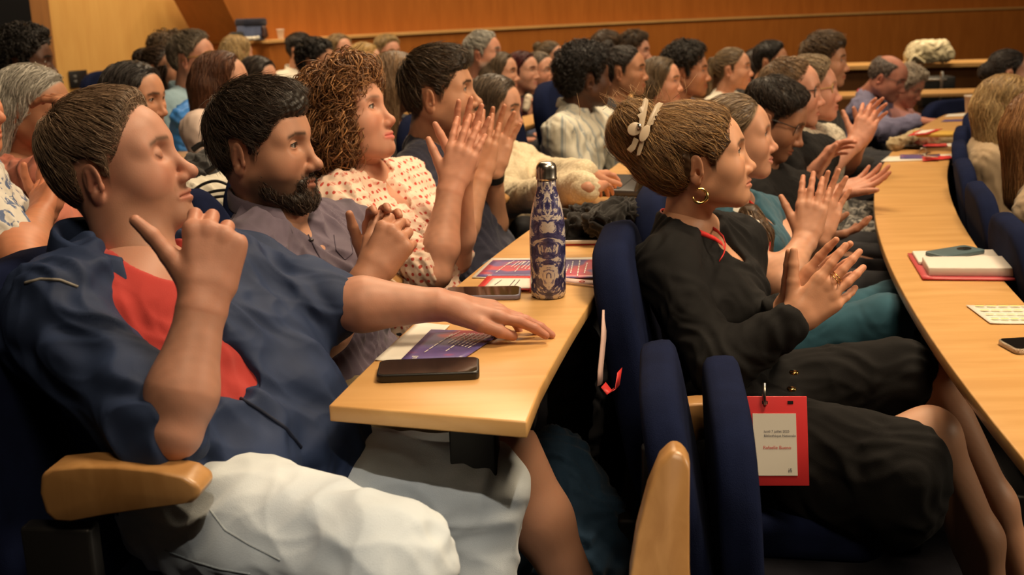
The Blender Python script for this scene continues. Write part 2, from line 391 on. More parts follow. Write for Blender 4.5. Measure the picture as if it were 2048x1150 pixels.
def eye_mesh(gaze, iris, r=.0120):
    angs = np.radians([0, 5, 11, 11.5, 20, 27, 29, 40, 60, 90, 130, 180]); n = 16
    V = []; C = []
    g = unit(gaze); u = unit(np.cross(g, (0, 0, 1))); w = np.cross(u, g); iris = np.asarray(iris)
    for a in angs:
        d = math.degrees(a)
        c = (.012, .01, .01) if d <= 11.2 else tuple(iris*(1.1 if d < 25 else .6)) if d < 28 else (.42, .38, .35)
        for k in range(n):
            t = 2*math.pi*k/n; V.append(r*(g*math.cos(a)+math.sin(a)*(u*math.cos(t)+w*math.sin(t)))); C.append(c)
    q = [[i*n+k, i*n+(k+1) % n, (i+1)*n+(k+1) % n, (i+1)*n+k] for i in range(len(angs)-1) for k in range(n)]
    return np.array(V), np.array(q), np.array(C)

# ---------------------------------------------------------------- hands and arms
FING = [(.031, .088, (.040, .025, .021)), (.0105, .092, (.045, .028, .023)), (-.0105, .088, (.041, .026, .022)), (-.030, .080, (.032, .020, .019))]
def hand_prims(wr, u, w, right, pose, s=1.0):
    """u: towards the fingers, w: out of the palm; pose: curl per finger (3 angles, degrees), spread, thumb"""
    u = unit(u); w = np.asarray(w, float); w = unit(w-u*(w@u)); t = np.cross(u, w) if right else np.cross(w, u)   # t: thumb side
    wr = np.asarray(wr, float); A = lambda x, y, z: wr+s*(u*x+t*y+w*z)
    P = [cap_(A(-.01, .010, 0), .019*s, A(.02, .012, 0), .018*s, k=.012*s), cap_(A(-.01, -.010, 0), .019*s, A(.02, -.012, 0), .018*s, k=.012*s)]
    for i, (ty, lx, ph) in enumerate(FING):
        P.append(cap_(A(.012, ty*.55, 0), .0150*s, A(lx, ty, -.001), .0118*s, k=.014*s))
    P.append(cap_(A(.022, -.024, .006), .014*s, A(.065, -.028, .005), .012*s, k=.012*s))
    curl = pose.get('curl', [(15, 20, 10)]*4); sp = pose.get('spread', 5)
    if not isinstance(curl[0], (tuple, list)): curl = [curl]*4
    for i, (ty, lx, ph) in enumerate(FING):
        base = A(lx-.004, ty, -.001); ang = 0; fa = math.radians(sp*(1.5-i)); d0 = u*math.cos(fa)+t*math.sin(fa); p = base
        rr = [.0098, .0090, .0080, .0066]; rr = [q*(.9 if i == 3 else 1)*s for q in rr]
        for j in range(3):
            ang += math.radians(curl[i][j]); d = d0*math.cos(ang)+w*math.sin(ang); q = p+d*ph[j]*s
            P.append(cap_(p, rr[j], q, rr[j+1], k=.0035*s if j else .008*s)); p = q
    th = pose.get('thumb', (40, 25, 10, 15))     # away from the palm's side, towards the palm, bends
    a, b = math.radians(th[0]), math.radians(th[1]); p = A(.018, .022, .008)
    d = unit(u*math.cos(a)*math.cos(b)+t*math.sin(a)*math.cos(b)+w*math.sin(b))
    bd = unit(u*.8-t*.45+w*.25)
    for j, (L, r0, r1) in enumerate([(.044, .0165, .0125), (.034, .0122, .0100), (.027, .0104, .0078)]):
        q = p+d*L*s; P.append(cap_(p, r0*s, q, r1*s, k=.010*s if j == 0 else .004*s)); p = q
        if j < 2:
            e = math.radians(th[2+j]); d = unit(d*math.cos(e)+unit(bd-d*(bd@d))*math.sin(e))
    return P
def forearm_prims(el, wr, s=1.0, side=None):
    el = np.asarray(el, float); wr = np.asarray(wr, float); d = unit(wr-el); sd = unit(np.cross(d, (0, 0, 1))) if side is None else unit(side); sd = unit(sd-d*(sd@d))
    m = el+(wr-el)*.3
    return [cap_(el, .039*s, m, .0415*s, k=.03), cap_(m, .0415*s, wr-d*.02+sd*.007, .0235*s, k=.02), cap_(m, .039*s, wr-d*.02-sd*.007, .022*s, k=.02)]
def arm_mesh(el, wr, hand, right, skin, v=.0026, s=1.0, sh=None, extra=()):
    """bare forearm and hand in one surface (and the upper arm if sh is given)"""
    el = np.asarray(el, float); wr = np.asarray(wr, float)
    u = hand.get('u', wr-el); w = hand['w']
    P = hand_prims(wr, u, w, right, hand, s)+forearm_prims(el, wr, s*hand.get('fat', 1), np.cross(w, unit(wr-el)))
    if sh is not None: P.append(cap_(sh, .054*s, el, .042*s, k=.03))
    P += list(extra)
    g = sdf(P, v); V, Q = surfnet(g)
    sk = np.asarray(skin, float)*SKT; c = np.tile(sk, (len(V), 1))*(1+.05*wav(V, .025, 5))[:, None]
    dist = np.linalg.norm(V-wr, axis=1); tip = sst((V-wr)@unit(u), .07, .16)
    c = mix(c, (sk[0]*1.0, sk[1]*.78, sk[2]*.72), np.clip(.25+.5*tip, 0, 1)*(((V-wr)@unit(u)) > -.02))
    return V, Q, c

# ---------------------------------------------------------------- hair
def hair_mesh(prims, v, n, L, w, c1, c2, flow, ear=True, line=None, curl=(0, 0), lift=.004, seed=1, M=9, base=.55, fly=.01, jit=.25, wave=(0, .05), wmin=.35):
    """a hair volume with locks combed over it; everything in head space"""
    g = sdf(prims, v); V, Q = surfnet(g); r = np.random.default_rng(seed)
    c1 = np.asarray(c1, float); c2 = np.asarray(c2, float); n0 = n
    V = V+ggrad(g, V)*(wav(V, .02, seed, 5)*.0015)[:, None]
    Cb = np.tile(c1*base, (len(V), 1))
    ids = r.choice(len(V), n, replace=n > len(V)); P = V[ids]+r.normal(size=(n, 3))*v*.4
    P -= ggrad(g, P)*(gsample(g, P)+.001)[:, None]
    ln = L*(.6+.8*r.random(n)); off = lift*r.random(n)**1.5; flyk = fly*r.random(n)**3
    J = r.normal(size=(n, 3))*jit
    path = []; ph = r.random(n)*6.28; amp, fr = curl; fr_i = fr*(.7+.6*r.random(n)); am_i = amp*(.5+.8*r.random(n))
    pos = P.copy(); seg = ln/(M-1)
    for k in range(M):
        nrm = ggrad(g, pos, v*1.2)
        d = flow(pos)+J
        d = d-nrm*(d*nrm).sum(1)[:, None]; d /= np.linalg.norm(d, axis=1)[:, None]+1e-6
        t = k/(M-1); o = off+flyk*t*t
        here = pos.copy()
        if amp or wave[0]:
            b = np.cross(d, nrm); s_ = ln*t
            sh = b*(np.sin(ph+fr_i*s_)*am_i)[:, None]+nrm*((1+np.cos(ph+fr_i*s_))*am_i*.7)[:, None]
            if wave[0]: sh = sh+b*(wave[0]*np.sin(ph+6.28*s_/wave[1]))[:, None]
            here = here+sh*min(1, t*3+.3)
        path.append(here+nrm*(o*min(1, t*2.5+.1)-.001*(t == 0))[:, None])
        pos = pos+d*seg[:, None]
        nn = ggrad(g, pos, v*1.2); dd = np.clip(gsample(g, pos), -.03, .03); pos = pos-nn*dd[:, None]
    path = np.stack(path, 1)                                   # n, M, 3
    if ear:
        X, Y, Z = path[..., 0], path[..., 1], path[..., 2]
        bad = ((np.abs(Y) > .062) & (((X+.012)/.021)**2+((Z-.003)/.036)**2 < 1)).any(1)
        if line is not None: bad |= (Z < hairline(X, line)-.014).any(1)
        path = path[~bad]; n = len(path)
    hair_mesh.g = g
    tg = np.gradient(path, axis=1); tg /= np.linalg.norm(tg, axis=2)[..., None]+1e-9
    ref = r.normal(size=(n, 1, 3)); uu = np.cross(tg, ref); uu /= np.linalg.norm(uu, axis=2)[..., None]+1e-9; ww = np.cross(tg, uu)
    tt = np.linspace(0, 1, M); prof = np.clip(np.minimum(tt*6+.3, 1)*(1-tt**3*.9), .1, 1)
    rad = (w*(wmin+(1.3-wmin)*r.random(n)))[:, None]*prof[None]
    ring = np.stack([path+rad[..., None]*(uu*math.cos(a)+ww*math.sin(a)) for a in (0, 2.094, 4.189)], 2)   # n,M,3,3
    VS = ring.reshape(-1, 3); base_i = (np.arange(n)*M*3)[:, None, None]
    k = np.arange(M-1)[None, :, None]; j = np.arange(3)[None, None, :]; j2 = (j+1) % 3
    q = np.stack(np.broadcast_arrays(base_i+k*3+j, base_i+k*3+j2, base_i+(k+1)*3+j2, base_i+(k+1)*3+j), -1).reshape(-1, 4)
    f = r.random(n)**1.6; cs = c1[None]*(1-f[:, None])+c2[None]*f[:, None]; cs = cs*(.75+.5*r.random(n))[:, None]
    CS = np.repeat(cs, M*3, 0)
    return np.concatenate([V, VS]), np.concatenate([Q, q+len(V)]), np.clip(np.concatenate([Cb, CS]), 0, 1)
def crown_flow(whorl=(-.075, 0, .10), down=.0, fwd=.0):
    wz = np.array(whorl)
    def f(p):
        d = p-wz; d = d/(np.linalg.norm(d, axis=1)[:, None]+1e-6)
        d[:, 2] -= down; d[:, 0] += fwd; return d
    return f
def cap_prim(t_top=.012, t_side=.006, rec=0, cut=None, dz=0, front=0, nape=None):
    """hair close to the skull, thinning out towards the hairline"""
    c = np.array([-.007, 0, .038+dz]); r = np.array([.097, .076, .089]); e1 = ell_(c, r); e2 = ell_((.036, 0, .048), (.062+front, .065, .056))
    def f(x, y, z):
        a = peval(e1, x, y, z); b = peval(e2, x, y, z); h = np.maximum(.03-np.abs(a-b), 0)/.03; d = np.minimum(a, b)-h*h*.0075
        zm = hairline(x, rec) if cut is None else cut(x)
        T = (t_side+(t_top-t_side)*sst(z, .03, .105))*sst(z-zm, -.006, .030)-.0025
        return np.maximum(d-T, (zm-z-.006)*.75)
    m = max(t_top, t_side, front)+.01
    return fun_(f, c-r-m, c+r+m+np.array([.02, 0, 0]), .008)

# ---------------------------------------------------------------- a person
def to_world(V, M, o, s): return (V*s)@M.T+o
class Person: pass
def person(name, label, base, group=None):
    p = Person(); p.o = thing(name, label, 'person', tuple(base), group); p.V = []; p.Q = []; p.C = []; p.n = 0; return p
def p_add(p, V, Q, C): p.V.append(V); p.Q.append(Q+p.n); p.C.append(C); p.n += len(V)
def p_head(p, org, yaw, pitch, roll, neck_w, h, v=.0022, s=1.0):
    p.M = Rz(math.radians(yaw))@Ry(-math.radians(pitch))@Rx(math.radians(roll)); p.org = np.asarray(org, float); p.s = s; p.h = h
    nk = (p.M.T@(np.asarray(neck_w)-p.org))/s
    g = sdf(head_prims(h, nk), v); V, Q = surfnet(g)
    C = head_colour(V, h); p_add(p, to_world(V, p.M, p.org, s), Q, C)
    if not h.get('closed') and not h.get('noeyes'):
        for sd in (-1, 1):
            gz = h.get('gaze', (1, 0, -.05)); e, q, c = eye_mesh((gz[0], gz[1], gz[2]), h.get('iris', (.06, .035, .02)))
            mesh_obj('eye', to_world(e+np.array([.0783, sd*.032, .019]), p.M, p.org, s), q, EYE, p.o, c)
def lashes(p, col=(.012, .008, .006)):
    for sd in (-1, 1):
        mb = MB(); pts = []
        for y in np.linspace(.0195, .0455, 9):
            z = .0246-.9*(y-.032)**2*18-.05*max(0, y-.036); x = .0783+math.sqrt(max(1e-6, .0148**2-(y-.032)**2*.92-(z-.019)**2)); pts.append((x, sd*y, z))
        mb.tube(pts, [.0004, .0008, .0010, .0011, .0011, .0011, .0011, .0009, .0005], 6)
        mesh_obj('eyelash', to_world(np.concatenate(mb.V), p.M, p.org, p.s), [np.concatenate(mb.Q), np.concatenate(mb.T)], HAIR, p.o, np.tile(col, (mb.n, 1)))
def p_hair(p, *a, **k):
    V, Q, C = hair_mesh(*a, **k); p.hg = hair_mesh.g; return mesh_obj(k.get('name', 'hair') if False else 'hair', to_world(V, p.M, p.org, p.s), Q, HAIR, p.o, C)
def p_done(p):
    return mesh_obj('body', np.concatenate(p.V), np.concatenate(p.Q), SKIN, p.o, np.concatenate(p.C))
def garment(p, name, prims, v, mat, amp=.004, scale=.09, seed=1, axis=(0, 0, 1), stretch=2.5, col=None, cut=None):
    g = sdf(prims, v); V, Q = surfnet(g); p.g = g; setattr(p, 'g_'+name, g)
    if amp: V = folds(g, V, amp, scale, seed, axis, stretch)
    if cut is not None:
        keep = cut(V); Q = Q[keep[Q].all(1)]; u = np.unique(Q); mp = np.full(len(V), -1); mp[u] = np.arange(len(u)); V = V[u]; Q = mp[Q]
    c = col(V) if callable(col) else None
    return mesh_obj(name, V, Q, mat, p.o, c)
def glasses(p, col, w=.026, hh=.019, round_=.5, rim=.0016, temple=True, lens=True, rot=0, z0=.016, x0=.099):
    """eyeglasses on the head of p"""
    mb = MB(); lens_mb = MB()
    for sd in (-1, 1):
        pts = []
        for k in range(25):
            a = 2*math.pi*k/24; e = 2/(2+4*(1-round_)); cx = math.copysign(abs(math.cos(a))**e, math.cos(a)); cz = math.copysign(abs(math.sin(a))**e, math.sin(a))
            pts.append((x0-.012*abs(sd*.033+cx*w)**1.0/.05, sd*.034+cx*w, z0+cz*hh))
        pts = np.array(pts); mb.tube(pts, rim, 6, cap=False)
        m = pts[:-1].mean(0); V = np.vstack([pts[:-1], m]); lens_mb.add(V, T=[[i, (i+1) % 24, 24] for i in range(24)])
        if temple: mb.tube([(x0-.012*1.2, sd*.061, z0+.008), (.055, sd*.077, z0+.008), (.0, sd*.084, z0+.004), (-.022, sd*.083, z0-.012)], rim*.9, 6)
    mb.tube([(x0-.002, .010, z0+.004), (x0+.002, 0, z0+.007), (x0-.002, -.010, z0+.004)], rim, 6)
    V = np.concatenate(mb.V); o = mesh_obj('glasses', to_world(V, p.M, p.org, p.s), [np.concatenate(mb.Q), np.concatenate(mb.T)], plain('frame_'+str(col), col, .3, 0, .5), p.o)
    if lens:
        V = np.concatenate(lens_mb.V); l = mesh_obj('lens', to_world(V, p.M, p.org, p.s), np.concatenate(lens_mb.T), lens_mat(), None, None, False)
        l.parent = o
    return o
def lens_mat():
    if 'lens' in MAT: return MAT['lens']
    m, nt, b = new_mat('lens'); b.inputs['Base Color'].default_value = (.9, .9, .9, 1); b.inputs['Roughness'].default_value = .03; b.inputs['Alpha'].default_value = .12
    MAT['lens'] = m; return m

# ---------------------------------------------------------------- the hall
M_DESK = wood('desk_maple', (.56, .305, .105), (.64, .37, .14), .32, (.8, 6, 6))
M_ARM = wood('armrest_beech', (.37, .185, .062), (.46, .245, .09), .34, (8, 8, 2), cl=.1)
M_WALLB = wood('wall_light_maple', (.55, .30, .080), (.61, .35, .10), .5, (3, 3, .5))
M_PANEL = wood('wall_orange_panel', (.36, .115, .018), (.42, .140, .024), .42, (3, 3, .5))
M_LEDGE = wood('ledge_lit_maple', (.60, .33, .11), (.68, .40, .15), .4, (1, 1, 8))  # light on the ledge tops put into a paler maple
M_CARPET = plain('dark_carpet', (.012, .012, .016), .95, 0, .1, (300, .5), .3)
M_BLACK = plain('black_steel', (.012, .012, .013), .45, 0, .4)
M_CURTAIN = plain('black_drape', (.006, .006, .007), .95, 0, .1)
M_BLUE = cloth('navy_upholstery', (.0065, .0105, .036), .95, 700, .2, .0, bs=.5, spec=.08)
def sector(mb, r0, r1, a0, a1, z0, z1, n=24):
    for i in range(n):
        b = [row_frame(a0+(a1-a0)*k/n, r, z0)[0] for k, r in ((i, r0), (i, r1), (i+1, r1), (i+1, r0))]
        mb.hexa(b, [p+np.array([0, 0, z1-z0]) for p in b])
    return mb
def arc_box(r0, r1, a0, a1, z0, z1, n=40):
    """one continuous curved slab, r1 > r0"""
    r0 = r0 if callable(r0) else (lambda a, q=r0: q); r1 = r1 if callable(r1) else (lambda a, q=r1: q)
    V = []
    for i in range(n+1):
        a = a0+(a1-a0)*i/n
        V += [row_frame(a, r0(a), z0)[0], row_frame(a, r1(a), z0)[0], row_frame(a, r1(a), z1)[0], row_frame(a, r0(a), z1)[0]]
    q = [[i*4+j, (i+1)*4+j, (i+1)*4+(j+1) % 4, i*4+(j+1) % 4] for i in range(n) for j in range(4)]
    q += [[0, 1, 2, 3], [n*4+3, n*4+2, n*4+1, n*4]]
    return MB().add(V, q)
ZA, ZB, ZC = 0.0, -.11, -.29; Zup = np.array([0, 0, 1.])
structure(arc_box(11.75, 17.6, -8, 62, -.5, ZA).build('floor', M_CARPET))
structure(arc_box(10.78, 11.75, -8, 62, -.5, ZB).build('floor', M_CARPET))
structure(arc_box(6.0, 10.78, -8, 62, -.5, ZC).build('floor', M_CARPET))
structure(arc_box(17.1, 17.4, 27.55, 77, 0, 4.8, 60).build('wall_rear', M_WALLB))
# the orange acoustic panel in front of it: lower board with a ledge, upper board set back, left end slanting
def panel(name, r0, r1, z0, z1, a0b, a0t, mat, par=None):
    V = []; n = 50
    for i in range(n+1):
        t = i/n; ab = a0b+(76-a0b)*t; at = a0t+(76-a0t)*t
        V += [row_frame(ab, r0, z0)[0], row_frame(ab, r1, z0)[0], row_frame(at, r1, z1)[0], row_frame(at, r0, z1)[0]]
    q = [[i*4+j, (i+1)*4+j, (i+1)*4+(j+1) % 4, i*4+(j+1) % 4] for i in range(n) for j in range(4)]+[[0, 1, 2, 3], [n*4+3, n*4+2, n*4+1, n*4]]
    return structure(MB().add(V, q).build(name, mat, par))
panel('wall_panel_lower', 16.20, 16.95, 0, 1.045, 32.2, 32.2, M_PANEL)
panel('trim_1', 16.17, 16.95, 1.045, 1.065, 32.1, 32.1, M_LEDGE)  # pale band stands for the highlight along the panel's top edge
panel('wall_panel_upper', 16.42, 16.95, 1.065, 1.46, 32.0, 31.2, M_PANEL)
structure(arc_box(17.02, 17.5, 26.95, 27.55, 0, 4.8, 6).build('wall_return', wood('wall_brown_return', (.20, .085, .024), (.26, .11, .03), .5, (3, 3, .5))))
structure(arc_box(17.0, 17.3, 12, 26.95, 0, 4.8, 20).build('wall_left', M_CURTAIN))
structure(MB().add([(-4, -2, -.5), (12, -2, -.5), (12, -2, 4.8), (-4, -2, 4.8)], [[0, 1, 2, 3]]).build('wall_near', plain('dark_wall', (.03, .022, .016), .9)))
structure(MB().add([(-7, -3, 4.85), (13, -3, 4.85), (13, 17, 4.85), (-7, 17, 4.85)], [[3, 2, 1, 0]]).build('ceiling', plain('dark_ceiling', (.06, .045, .03), .9)))
# low ledge under the cream bag
lg = thing('low_partition', 'low brown wooden partition with a lit ledge, under the cream bag', 'partition', (2.8, 9.3, 0))
MB().box((3.1, 9.42, .34), 4.6, .34, .72).build('panel', wood('partition_brown', (.22, .085, .022), (.27, .11, .03), .5, (3, 3, .5)), lg)
MB().box((3.1, 9.38, .715), 4.64, .46, .03).build('ledge', M_LEDGE, lg)  # top painted as lit, against the dark brown panel
# switch plate on the light wall
sp, f_, t_ = row_frame(28.35, 17.085, .835)
pl = thing('switch_plate', 'black switch plate on the light maple wall', 'switch plate', tuple(sp))
MB().box(sp, .012, .165, .125, f_, t_).build('plate', plain('plate_black', (.008, .008, .009), .4), pl, bevel=.003)
for i, (dx, dz) in enumerate([(-.035, .02), (-.035, -.015), (.035, -.015)]):
    MB().box(sp+f_*.008+t_*dx+np.array([0, 0, dz]), .006, .026, .02, f_, t_).build('button', plain('button_grey', (.10, .10, .10), .4), pl, bevel=.002)

# ---------------------------------------------------------------- desks
def desk(label, ro, ri, a0, a1, z, zf, legs, a0i=None):
    c, f, t = row_frame(a0, ri if not callable(ri) else ri(a0), zf)
    d = thing('curved_desk', label, 'desk', tuple(c), 'curved desks of the hall')
    o = arc_box(ri, ro, a0, a1, z-.026, z, 60)
    if a0i is not None:     # near end cut a little askew
        V = o.V[0]
        for k in (0, 3): V[k] = row_frame(a0i, ri if not callable(ri) else ri(a0), V[k][2])[0]
    o.build('desk_top', M_DESK, d, bevel=.003)
    rm = (ro(a0) if callable(ro) else ro)*.5+(ri(a0) if callable(ri) else ri)*.5
    for a in legs:
        p, f, t = row_frame(a, rm-.045, zf)
        hgt = z-.027-zf
        MB().box(p+np.array([0, 0, hgt/2]), .075, .05, hgt, f, t).build('leg', M_BLACK, d, bevel=.004)
        MB().box(p+f*.0+np.array([0, 0, hgt-.03]), .20, .05, .05, f, t).build('bracket', M_BLACK, d, bevel=.004)
        MB().box(p+np.array([0, 0, .008]), .30, .07, .016, f, t).build('foot', M_BLACK, d, bevel=.003)
    return d
rA = lambda a: np.interp(a, [6, 14.5, 30], [12.215, 12.055, 12.10]); rAi = lambda a: rA(a)-.300
desk('light maple curved desk with the marbled bottle on it', rA, rAi, 6.28, 31, .73, ZA, (6.95, 15, 23, 30), 6.02)
desk('light maple curved desk with the open red notebook on it', 11.18, 10.93, 4.4, 52, .62, ZB, (6.0, 15, 24, 33, 42))
desk('light maple curved desk in front of the woman with long silver hair', 13.02, 12.82, 12.6, 16.2, .73, ZA, (13, 15.8))
desk('light maple curved desk under the clear water bottle', 13.02, 12.82, 20.2, 33, .73, ZA, (21, 31))
desk('light maple curved desk in front of the man in the light blue shirt', 13.98, 13.80, 15, 33.5, .73, ZA, (16, 24, 32))
desk('light maple curved desk of the last row, before the orange wall', 14.75, 14.55, 24, 35.5, .73, ZA, (25, 34))

dA, dB = Pz(1480, 192, .625), Pz(1975, 180, .625); dv = unit(dB-dA); dn_ = np.array([-dv[1], dv[0], 0])
fd = thing('straight_desk', 'light maple straight desk behind the man in the lavender shirt', 'desk', ((dA[0]+dB[0])/2, (dA[1]+dB[1])/2, 0))
MB().box((dA+dB)/2-Zup*.013, np.linalg.norm(dB-dA), .34, .026, dv, dn_).build('desk_top', M_DESK, fd, bevel=.003)
for k in (.12, .88): MB().box(dA+(dB-dA)*k-Zup*.38, .05, .07, .70, dv, dn_).build('leg', M_BLACK, fd, bevel=.004)
# ---------------------------------------------------------------- chairs
def slab(mb, c, w, th, h, af, at, az, rr=.035, n=6):
    """rounded cushion: w along at, th along af, h along az, outline rounded in the at-az plane and puffed"""
    c = np.asarray(c, float); out = []
    pr = []
    for cx, cz, s0 in ((1, 1, 0), (-1, 1, 1), (-1, -1, 2), (1, -1, 3)):
        for k in range(n+1):
            a = (s0+k/n)*math.pi/2; pr.append((cx*(w/2-rr)+rr*math.cos(a), cz*(h/2-rr)+rr*math.sin(a)))
    pr = np.array(pr); m = len(pr); V = []
    lev = [(-.5, .86), (-.47, .93), (-.36, .985), (-.15, 1), (.15, 1), (.36, .985), (.47, .93), (.5, .86)]
    for d, sc in lev:
        ins = (1-sc)*min(w, h)*.5*.35*2
        q = pr*np.array([1-ins*2/w, 1-ins*2/h])
        V += [c+af*d*th+at*p[0]+az*p[1] for p in q]
    Q = [[i*m+k, i*m+(k+1) % m, (i+1)*m+(k+1) % m, (i+1)*m+k] for i in range(len(lev)-1) for k in range(m)]
    V += [c-af*th*.52, c+af*th*.52]
    T = [[(k+1) % m, k, len(lev)*m] for k in range(m)]+[[(len(lev)-1)*m+k, (len(lev)-1)*m+(k+1) % m, len(lev)*m+1] for k in range(m)]
    return mb.add(V, Q, T)
ARM_PROF = [(-.125, .030), (-.110, .040), (-.06, .046), (0, .047), (.06, .042), (.105, .032), (.125, .018), (.124, .002), (.110, -.010), (.05, -.020), (-.03, -.034), (-.09, -.047), (-.115, -.046), (-.127, -.032), (-.131, .0)]
def armrest_mesh(mb, c, af, at, az, w=.055, s=1.0):
    n = len(ARM_PROF); V = []
    for d in (-.5, .5): V += [c+af*x*s+az*z*s+at*d*w for x, z in ARM_PROF]
    m = [np.mean(V[:n], 0), np.mean(V[n:], 0)]
    q = [[i, (i+1) % n, n+(i+1) % n, n+i] for i in range(n)]
    return mb.add(V+m, q, [[(i+1) % n, i, 2*n] for i in range(n)]+[[n+i, n+(i+1) % n, 2*n+1] for i in range(n)])
def chair_parts(p, f, t, par, folded=False, arms=(-1, 1), zt=.93, armz=.675, armf=0, th=.085):
    z = np.array([0, 0, 1.]); tilt = math.radians(11); bz = z*math.cos(tilt)-f*math.sin(tilt); bf = f*math.cos(tilt)+z*math.sin(tilt)
    slab(MB(), p-f*.262+z*(zt-.27)+bf*0, .50, th, .56, bf, t, bz, .16).build('backrest', M_BLUE, par, True)
    if folded:
        t2 = math.radians(4); bz2 = z*math.cos(t2)-f*math.sin(t2); bf2 = f*math.cos(t2)+z*math.sin(t2)
        slab(MB(), p-f*.188+z*(zt-.29), .50, th, .54, bf2, t, bz2, .16).build('seat', M_BLUE, par, True)
    else:
        slab(MB(), p+f*.0+z*.375, .48, .09, .48, z, t, f, .06).build('seat', M_BLUE, par, True)
    MB().box(p-f*.27+z*.19, .05, .38, .38, f, t).build('pedestal', M_BLACK, par, bevel=.01)
    for s in arms:
        armrest_mesh(MB(), p+f*(.005+armf)+t*s*.278+z*armz, f, t, z, .052, .86).build('armrest', M_ARM, par, False, .008, 3)
        MB().box(p-f*(.10-armf)+t*s*.278+z*(armz-.05)/2, .10, .03, armz-.06, f, t).build('arm_post', M_BLACK, par, bevel=.006)
def chair(label, a, r, zf, group=None, **k):
    p, f, t = row_frame(a, r, zf)
    d = thing('auditorium_chair', label, 'chair', tuple(p), group); chair_parts(p, f, t, d, **k); return d

def seat_group(n): return n
chair('navy chair under the man in the blue jacket', 6.55, 12.42, ZA, armz=.695, armf=-.005)
chair('empty navy chair with its seat folded up beside the woman in black', 7.2, 11.41, ZB, folded=True, zt=.845, arms=(1,), armz=.645, armf=-.19, th=.062)
# end armrest of the row, tipped upright
ec = thing('row_end_armrest', 'upright beech armrest on the end of the row, by the folded chair', 'armrest', tuple(row_frame(5.75, 11.66, ZB)[0]))
ep, ef, et = row_frame(5.72, 11.655, 0)
zz = unit(Pd(1368, 905, 1.47)-Pd(1318, 1190, 1.44)); xx = unit(ef-zz*(ef@zz))
armrest_mesh(MB(), Pd(1338, 1065, 1.455), zz, et, -xx, .045, .92).build('wood_cap', M_ARM, ec, False, .008, 3)
MB().box(ep+et*.02+Zup*.2, .06, .03, .62, ef, et).build('post', M_BLACK, ec, bevel=.005)

